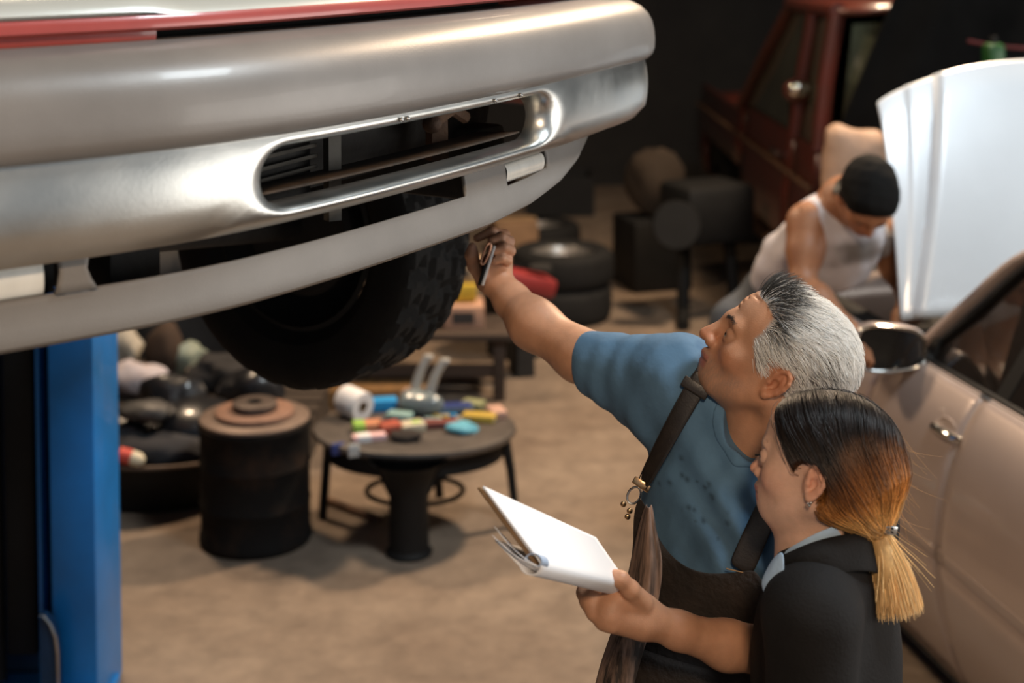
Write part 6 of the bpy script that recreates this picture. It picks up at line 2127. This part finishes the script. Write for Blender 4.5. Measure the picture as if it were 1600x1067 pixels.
    for i, (x, y, r, nm, lb, m_) in enumerate([
            (-1.93, 6.28, .13, 'black_sack', 'black bin bag at the left end of the pallet beside the blue column', film), (-1.50, 6.22, .12, 'black_sack', 'glossy black bag on the front of the pallet behind the tub', film),
            (-1.16, 6.26, .13, 'black_sack', 'black bag at the right end of the pallet behind the drum', film), (-1.36, 6.56, .12, 'oily_cloth', 'heap of black oily cloth in the middle of the pallet', dcl)]):
        lump(nm, lb, 'bag' if 'sack' in nm else 'cloth', (x, y, PT + r * .62), r, (1.15, .9, .75), m_, 10 + i)
    lump('pale_rags', 'heap of pale pink and white rags on the pallet beside the brown hose', 'rags', on(200, 600, PT + .075), .115, (1.35, .8, .70), C('pale_rag', (.42, .33, .30), .85, col2=(.50, .48, .54), scale=14), 31, .35)
    lump('white_rag', 'small white rag just right of the blue column', 'rags', on(157, 590, PT + .06), .065, (.7, .8, 1.1), C('white_rag', (.50, .50, .55), .85), 32, .3)
    lump('blue_rag', 'small dusty blue rag on the pallet left of the drum', 'rag', on(310, 606, PT + .03), .06, (1.3, .8, .55), C('dusty_blue', (.16, .24, .32), .85), 33, .3)
    lump('grey_bag', 'grey green plastic bag showing below the truck wheel', 'bag', on(280, 566, PT + .07), .095, (1.2, .8, .8), C('grey_green_film', (.26, .30, .24), .5), 34, .3)
    lump('cream_rag', 'cream rag at the back of the pallet under the bumper lip', 'rag', on(188, 552, PT + .085), .10, (1., .8, 1.0), C('cream_cloth', (.45, .41, .34), .85), 35, .3)
    lump('beige_rag', 'small beige rag between the blue rag and grey bag', 'rag', on(301, 588, PT + .03), .048, (1.1, .8, .75), C('beige_cloth', (.42, .34, .27), .85), 36, .3)
    lump('brown_sack', 'brown sack standing upright at the back of the pallet', 'sack', on(250, 552, PT + .12), .13, (.7, .7, 1.1), C('brown_hessian', (.050, .029, .018), .9), 37, .22)
    lump('grey_part', 'dull grey metal casting lying on the bags in the tub', 'car part', (q[0] - .03, q[1] - .10, .38), .085, (1.4, .8, .45), C('dull_cast_iron', (.085, .082, .080), .5, metal=.5), 38, .22)
    lump('grey_cloth', 'charcoal cloth over the front of the scrap in the tub', 'cloth', (q[0] + .02, q[1] - .16, .24), .12, (1.7, .7, .55), C('charcoal_cloth', (.026, .026, .030), .9), 39, .25)
    # added dark backing sheet behind the pallet, so the heap reads as one mass
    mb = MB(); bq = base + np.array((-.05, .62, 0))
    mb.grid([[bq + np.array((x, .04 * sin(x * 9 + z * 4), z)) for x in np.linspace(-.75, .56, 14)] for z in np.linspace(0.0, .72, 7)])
    tag(mb.build('backing_sheet', C('black_backing', (.016, .015, .015), .7), solid=.004), 'added black backing sheet in folds behind the pallet', 'backing_sheet')
    # brown hose hanging by the column
    mb = MB(); mb.tube(catmull([P(168, 470, 4.6), P(166, 540, 4.6), P(167, 600, 4.62), P(163, 650, 4.64), P(156, 690, 4.66), P(150, 760, 4.66), np.array((-1.36, 4.70, .02))], 6), .020, 10); tag(mb.build('air_hose', C('brown_hose', (.085, .062, .042), .5)), 'brown air hose hanging beside the blue lift column', 'hose')
    # beige sack behind the mechanic
    # worn seat back, beige
    q = P(1334, 232, 6.5)
    root = empty('seat', (q[0], q[1], 0), 'beige car seat standing behind the bending mechanic', 'seat')
    BE = C('worn_beige_vinyl', (.40, .26, .18), .6, var=.25, scale=6, bump=.2)
    ops = [cap_(q + np.array((-.075, 0, .06)), q + np.array((-.095, -.02, -.45)), .055, .075, .09), cap_(q + np.array((.085, 0, .03)), q + np.array((.10, -.02, -.45)), .055, .075, .09), cap_(q + np.array((0, 0, -.02)), q + np.array((0, 0, -.40)), .08, .10, .09)]
    sculpt('backrest', ops, .014, BE, root, disp=lambda p: .006 * fbm(p, 25, 6))
    sculpt('cushion', [cap_(q + np.array((-.12, -.10, -.62)), q + np.array((.12, -.10, -.62)), .11, .11, .05), cap_(q + np.array((-.12, -.32, -.60)), q + np.array((.12, -.32, -.60)), .10, .10, .05)], .016, SEAT, root)
    z0 = float(q[2] - .72)
    for sx in (-.16, .16):
        for sy in (-.36, .0):
            mb = MB(); mb.tube([(q[0] + sx, q[1] + sy, z0 + .06), (q[0] + sx, q[1] + sy, 0)], .016, 8); mb.build('seat_leg', DARK, root)
    # brown rope bundle and engine stand in the dark
    q = fl(1040, 345)
    q = P(1040, 280, 9.6); 
    q = q + np.array((-.09, 0, 0))
    root = empty('engine_stand', (q[0] + .15, q[1] - .9, 0), 'dark engine on a stand left of the red pickup', 'engine')
    b0 = np.array((q[0] + .25, q[1] - .9, 0))
    for sx in (-.18, .22):
        mb = MB(); mb.tube([b0 + np.array((sx, -.3, .03)), b0 + np.array((sx * .8, 0, .06)), b0 + np.array((sx * .7, .2, .55))], .04, 8); mb.build('stand_leg', BLACK, root)
    mb = MB(); mb.box(b0 + np.array((0, .05, .66)), (.48, .40, .36), Rz(.4), bev=.05); mb.build('engine_block', BLACK, root)
    mb = MB(); mb.lathe([(0, 0), (.14, 0), (.15, .03), (.14, .06), (0, .06)], 20, Matrix.Translation(b0 + np.array((-.22, -.22, .62))) @ Matrix.Rotation(1.4, 4, 'X')); mb.build('flywheel', BLACK, root)
    lump('rope_bundle', 'brown bundle of rope heaped in the dark beyond the bumper end', 'rope', q, .20, (.9, .8, 1.25), C('brown_rope', (.032, .020, .011), .9, bump=.5, bscale=30), 41, .25)
    mb = MB(); mb.box((q[0], q[1], (q[2] - .25) / 2), (.42, .42, q[2] - .25), Rz(.3), bev=.02); tag(mb.build('low_crate', BLACK), 'dark crate under the brown rope bundle', 'crate')
    # green jerrican glimpsed over the hood
    e = P(1552, 92, 6.35)
    # sits on the black hatchback's shelf
    mb = MB(); mb.box(e, (.085, .08, .14), Rz(.2), bev=.02); g_ = mb.build('green_bottle', C('green_plastic', (.01, .075, .012), .4)); tag(g_, 'green plastic bottle showing above the raised white hood', 'bottle')
    mb = MB(); mb.lathe([(0, 0), (.018, 0), (.018, .03), (0, .03)], 14, Matrix.Translation(e + np.array((0, 0, .07)))); mb.build('bottle_cap', BLACK, g_)
    mb = MB(); mb.box((e[0], e[1] + .02, (e[2] - .07) / 2), (.36, .22, e[2] - .07), Rz(.2), bev=.01); tag(mb.build('parts_cabinet', BLACK), 'slim black cabinet under the green bottle behind the white hood', 'cabinet')


# ------------------------------------------------------------------ things in the man's hands
def clipboard():
    A, Bq, Cq, D = P(750, 760, 1.80), P(922, 838, 1.975), P(972, 912, 2.0), P(838, 879, 1.80)
    root = empty('clipboard', tuple((A + Bq + Cq + D) / 4), 'brown clipboard with curled white papers held by the man', 'clipboard')
    BRD = pbr('brown_hardboard', (.20, .115, .05), .55, var=.2, scale=20)
    PAP = pbr('office_paper', (.86, .86, .88), .75, var=.02)
    n = nrm(np.cross(Bq - A, D - A))
    if n[2] < 0: n = -n

    def q(s_, t, o=0.): return (A * (1 - s_) + Bq * s_) * (1 - t) + (D * (1 - s_) + Cq * s_) * t + n * o
    mb = MB()
    # board with rounded corner
    mb.grid([[q(s_, t, -.003) for s_ in np.linspace(0, 1, 10)] for t in np.linspace(0, 1.0, 8)]); mb.build('board', BRD, root, solid=.0035, off=0, sub=0)
    mb = MB(); mb.grid([[q(.012 + .98 * s_, .01 + .98 * t, .0010) for s_ in np.linspace(0, 1, 16)] for t in np.linspace(0, .90, 10)])
    mb.build('paper_sheet', PAP, root, solid=.0012)
    # top sheets rolled over the near edge and tucked underneath
    rows = []
    R0 = .0135
    ed = lambda s_: nrm(q(s_, 1.) - q(s_, .85))
    for s_ in np.linspace(.0, 1.03, 24):
        e2 = ed(s_)
        row = [q(s_, t, .0034 + .0012 * t) for t in np.linspace(.015, .95, 14)]
        c = row[-1] + e2 * .004 - n * R0
        for a in np.linspace(0, pi * 1.12, 14)[1:]:
            row.append(c + n * R0 * cos(a) + e2 * R0 * sin(a))
        last = row[-1]
        for t in np.linspace(0, 1, 5)[1:]:
            row.append(last - e2 * .045 * t - n * .006 * t)
        rows.append(row)
    mb = MB(); mb.grid(rows); mb.build('rolled_sheet', PAP, root, solid=.0014)
    # curl seen at the open end of the roll
    rows = []
    for s_ in np.linspace(-.012, .07, 5):
        e2 = ed(s_); c = q(s_, .95, .0036) + e2 * .004 - n * (R0 - .004) + n * .006
        rows.append([c + (n * cos(a) + e2 * sin(a)) * (.0125 - .0012 * (a + 2.6)) for a in np.linspace(-2.6, 3.6, 26)])
    mb = MB(); mb.grid(rows); mb.build('sheet_curl', pbr('blue_backed_paper', (.42, .52, .68), .6, var=.1), root, solid=.0008)
    # two loose sheet ends folded below the board
    for k, (pa, pb) in enumerate((((772, 822, 1.80), (800, 846, 1.80)), ((769, 836, 1.795), (800, 860, 1.795)))):
        a0, a1 = P(*pa), P(838, 883, 1.795)
        off = (Bq - A) * .15 - n * .010
        mb = MB()
        mb.grid([[a0 + (a1 - a0) * t + off * u + np.array((0, 0, -.006 * sin(pi * t))) for t in np.linspace(0, 1, 8)] for u in np.linspace(0, 1, 5)])
        mb.build('loose_sheet', PAP, root, solid=.0006)
    return root


def phone():
    a, b = P(752, 442, 2.600), P(769, 386, 2.606)
    root = empty('smartphone', tuple((a + b) / 2), 'black and silver smartphone edge-on in the man\'s raised hand', 'phone')
    up = nrm(b - a); L_ = np.linalg.norm(b - a) + .010
    view = nrm((a + b) / 2 - np.array((0, 0, CH)))
    dep = nrm(view - up * (view @ up)); th = np.cross(up, dep)
    if th[0] < 0: th = -th
    M3 = Matrix([list(x) for x in np.stack([th, dep, up], 1)])
    c = (a + b) / 2 + dep * .016
    mb = MB(); mb.box(c - th * .003, (.0055, .045, L_), M3, bev=.0022); mb.build('back_shell', BLACK, root)
    mb = MB(); mb.box(c + th * .0032, (.0060, .045, L_ * .97), M3, bev=.0024); mb.build('front_frame', pbr('silver_frame', (.80, .79, .76), .25, .3, var=.03), root)
    RG = pbr('copper_ring', (.80, .42, .26), .3, .6, var=.1)
    pts = [P(*q) for q in ((751, 410, 2.597), (755, 397, 2.597), (760, 384, 2.597), (765, 380, 2.60), (767, 385, 2.60), (763, 398, 2.597), (758, 409, 2.597), (754, 413, 2.597))]
    mb = MB(); mb.tube(catmull(pts + [pts[0]], 4)[:-1], .0022, 8, closed=True); mb.build('finger_ring', RG, root)
    return root
# ================================================================== BUILD
lift_column()
lifted_pickup()
silver_car()
red_offroader()
black_curtain()
older_man()
woman()
mechanic()
clipboard()
phone()
drum_stack()
LOC, TZ = side_table()
clutter(LOC, TZ)
far_things()
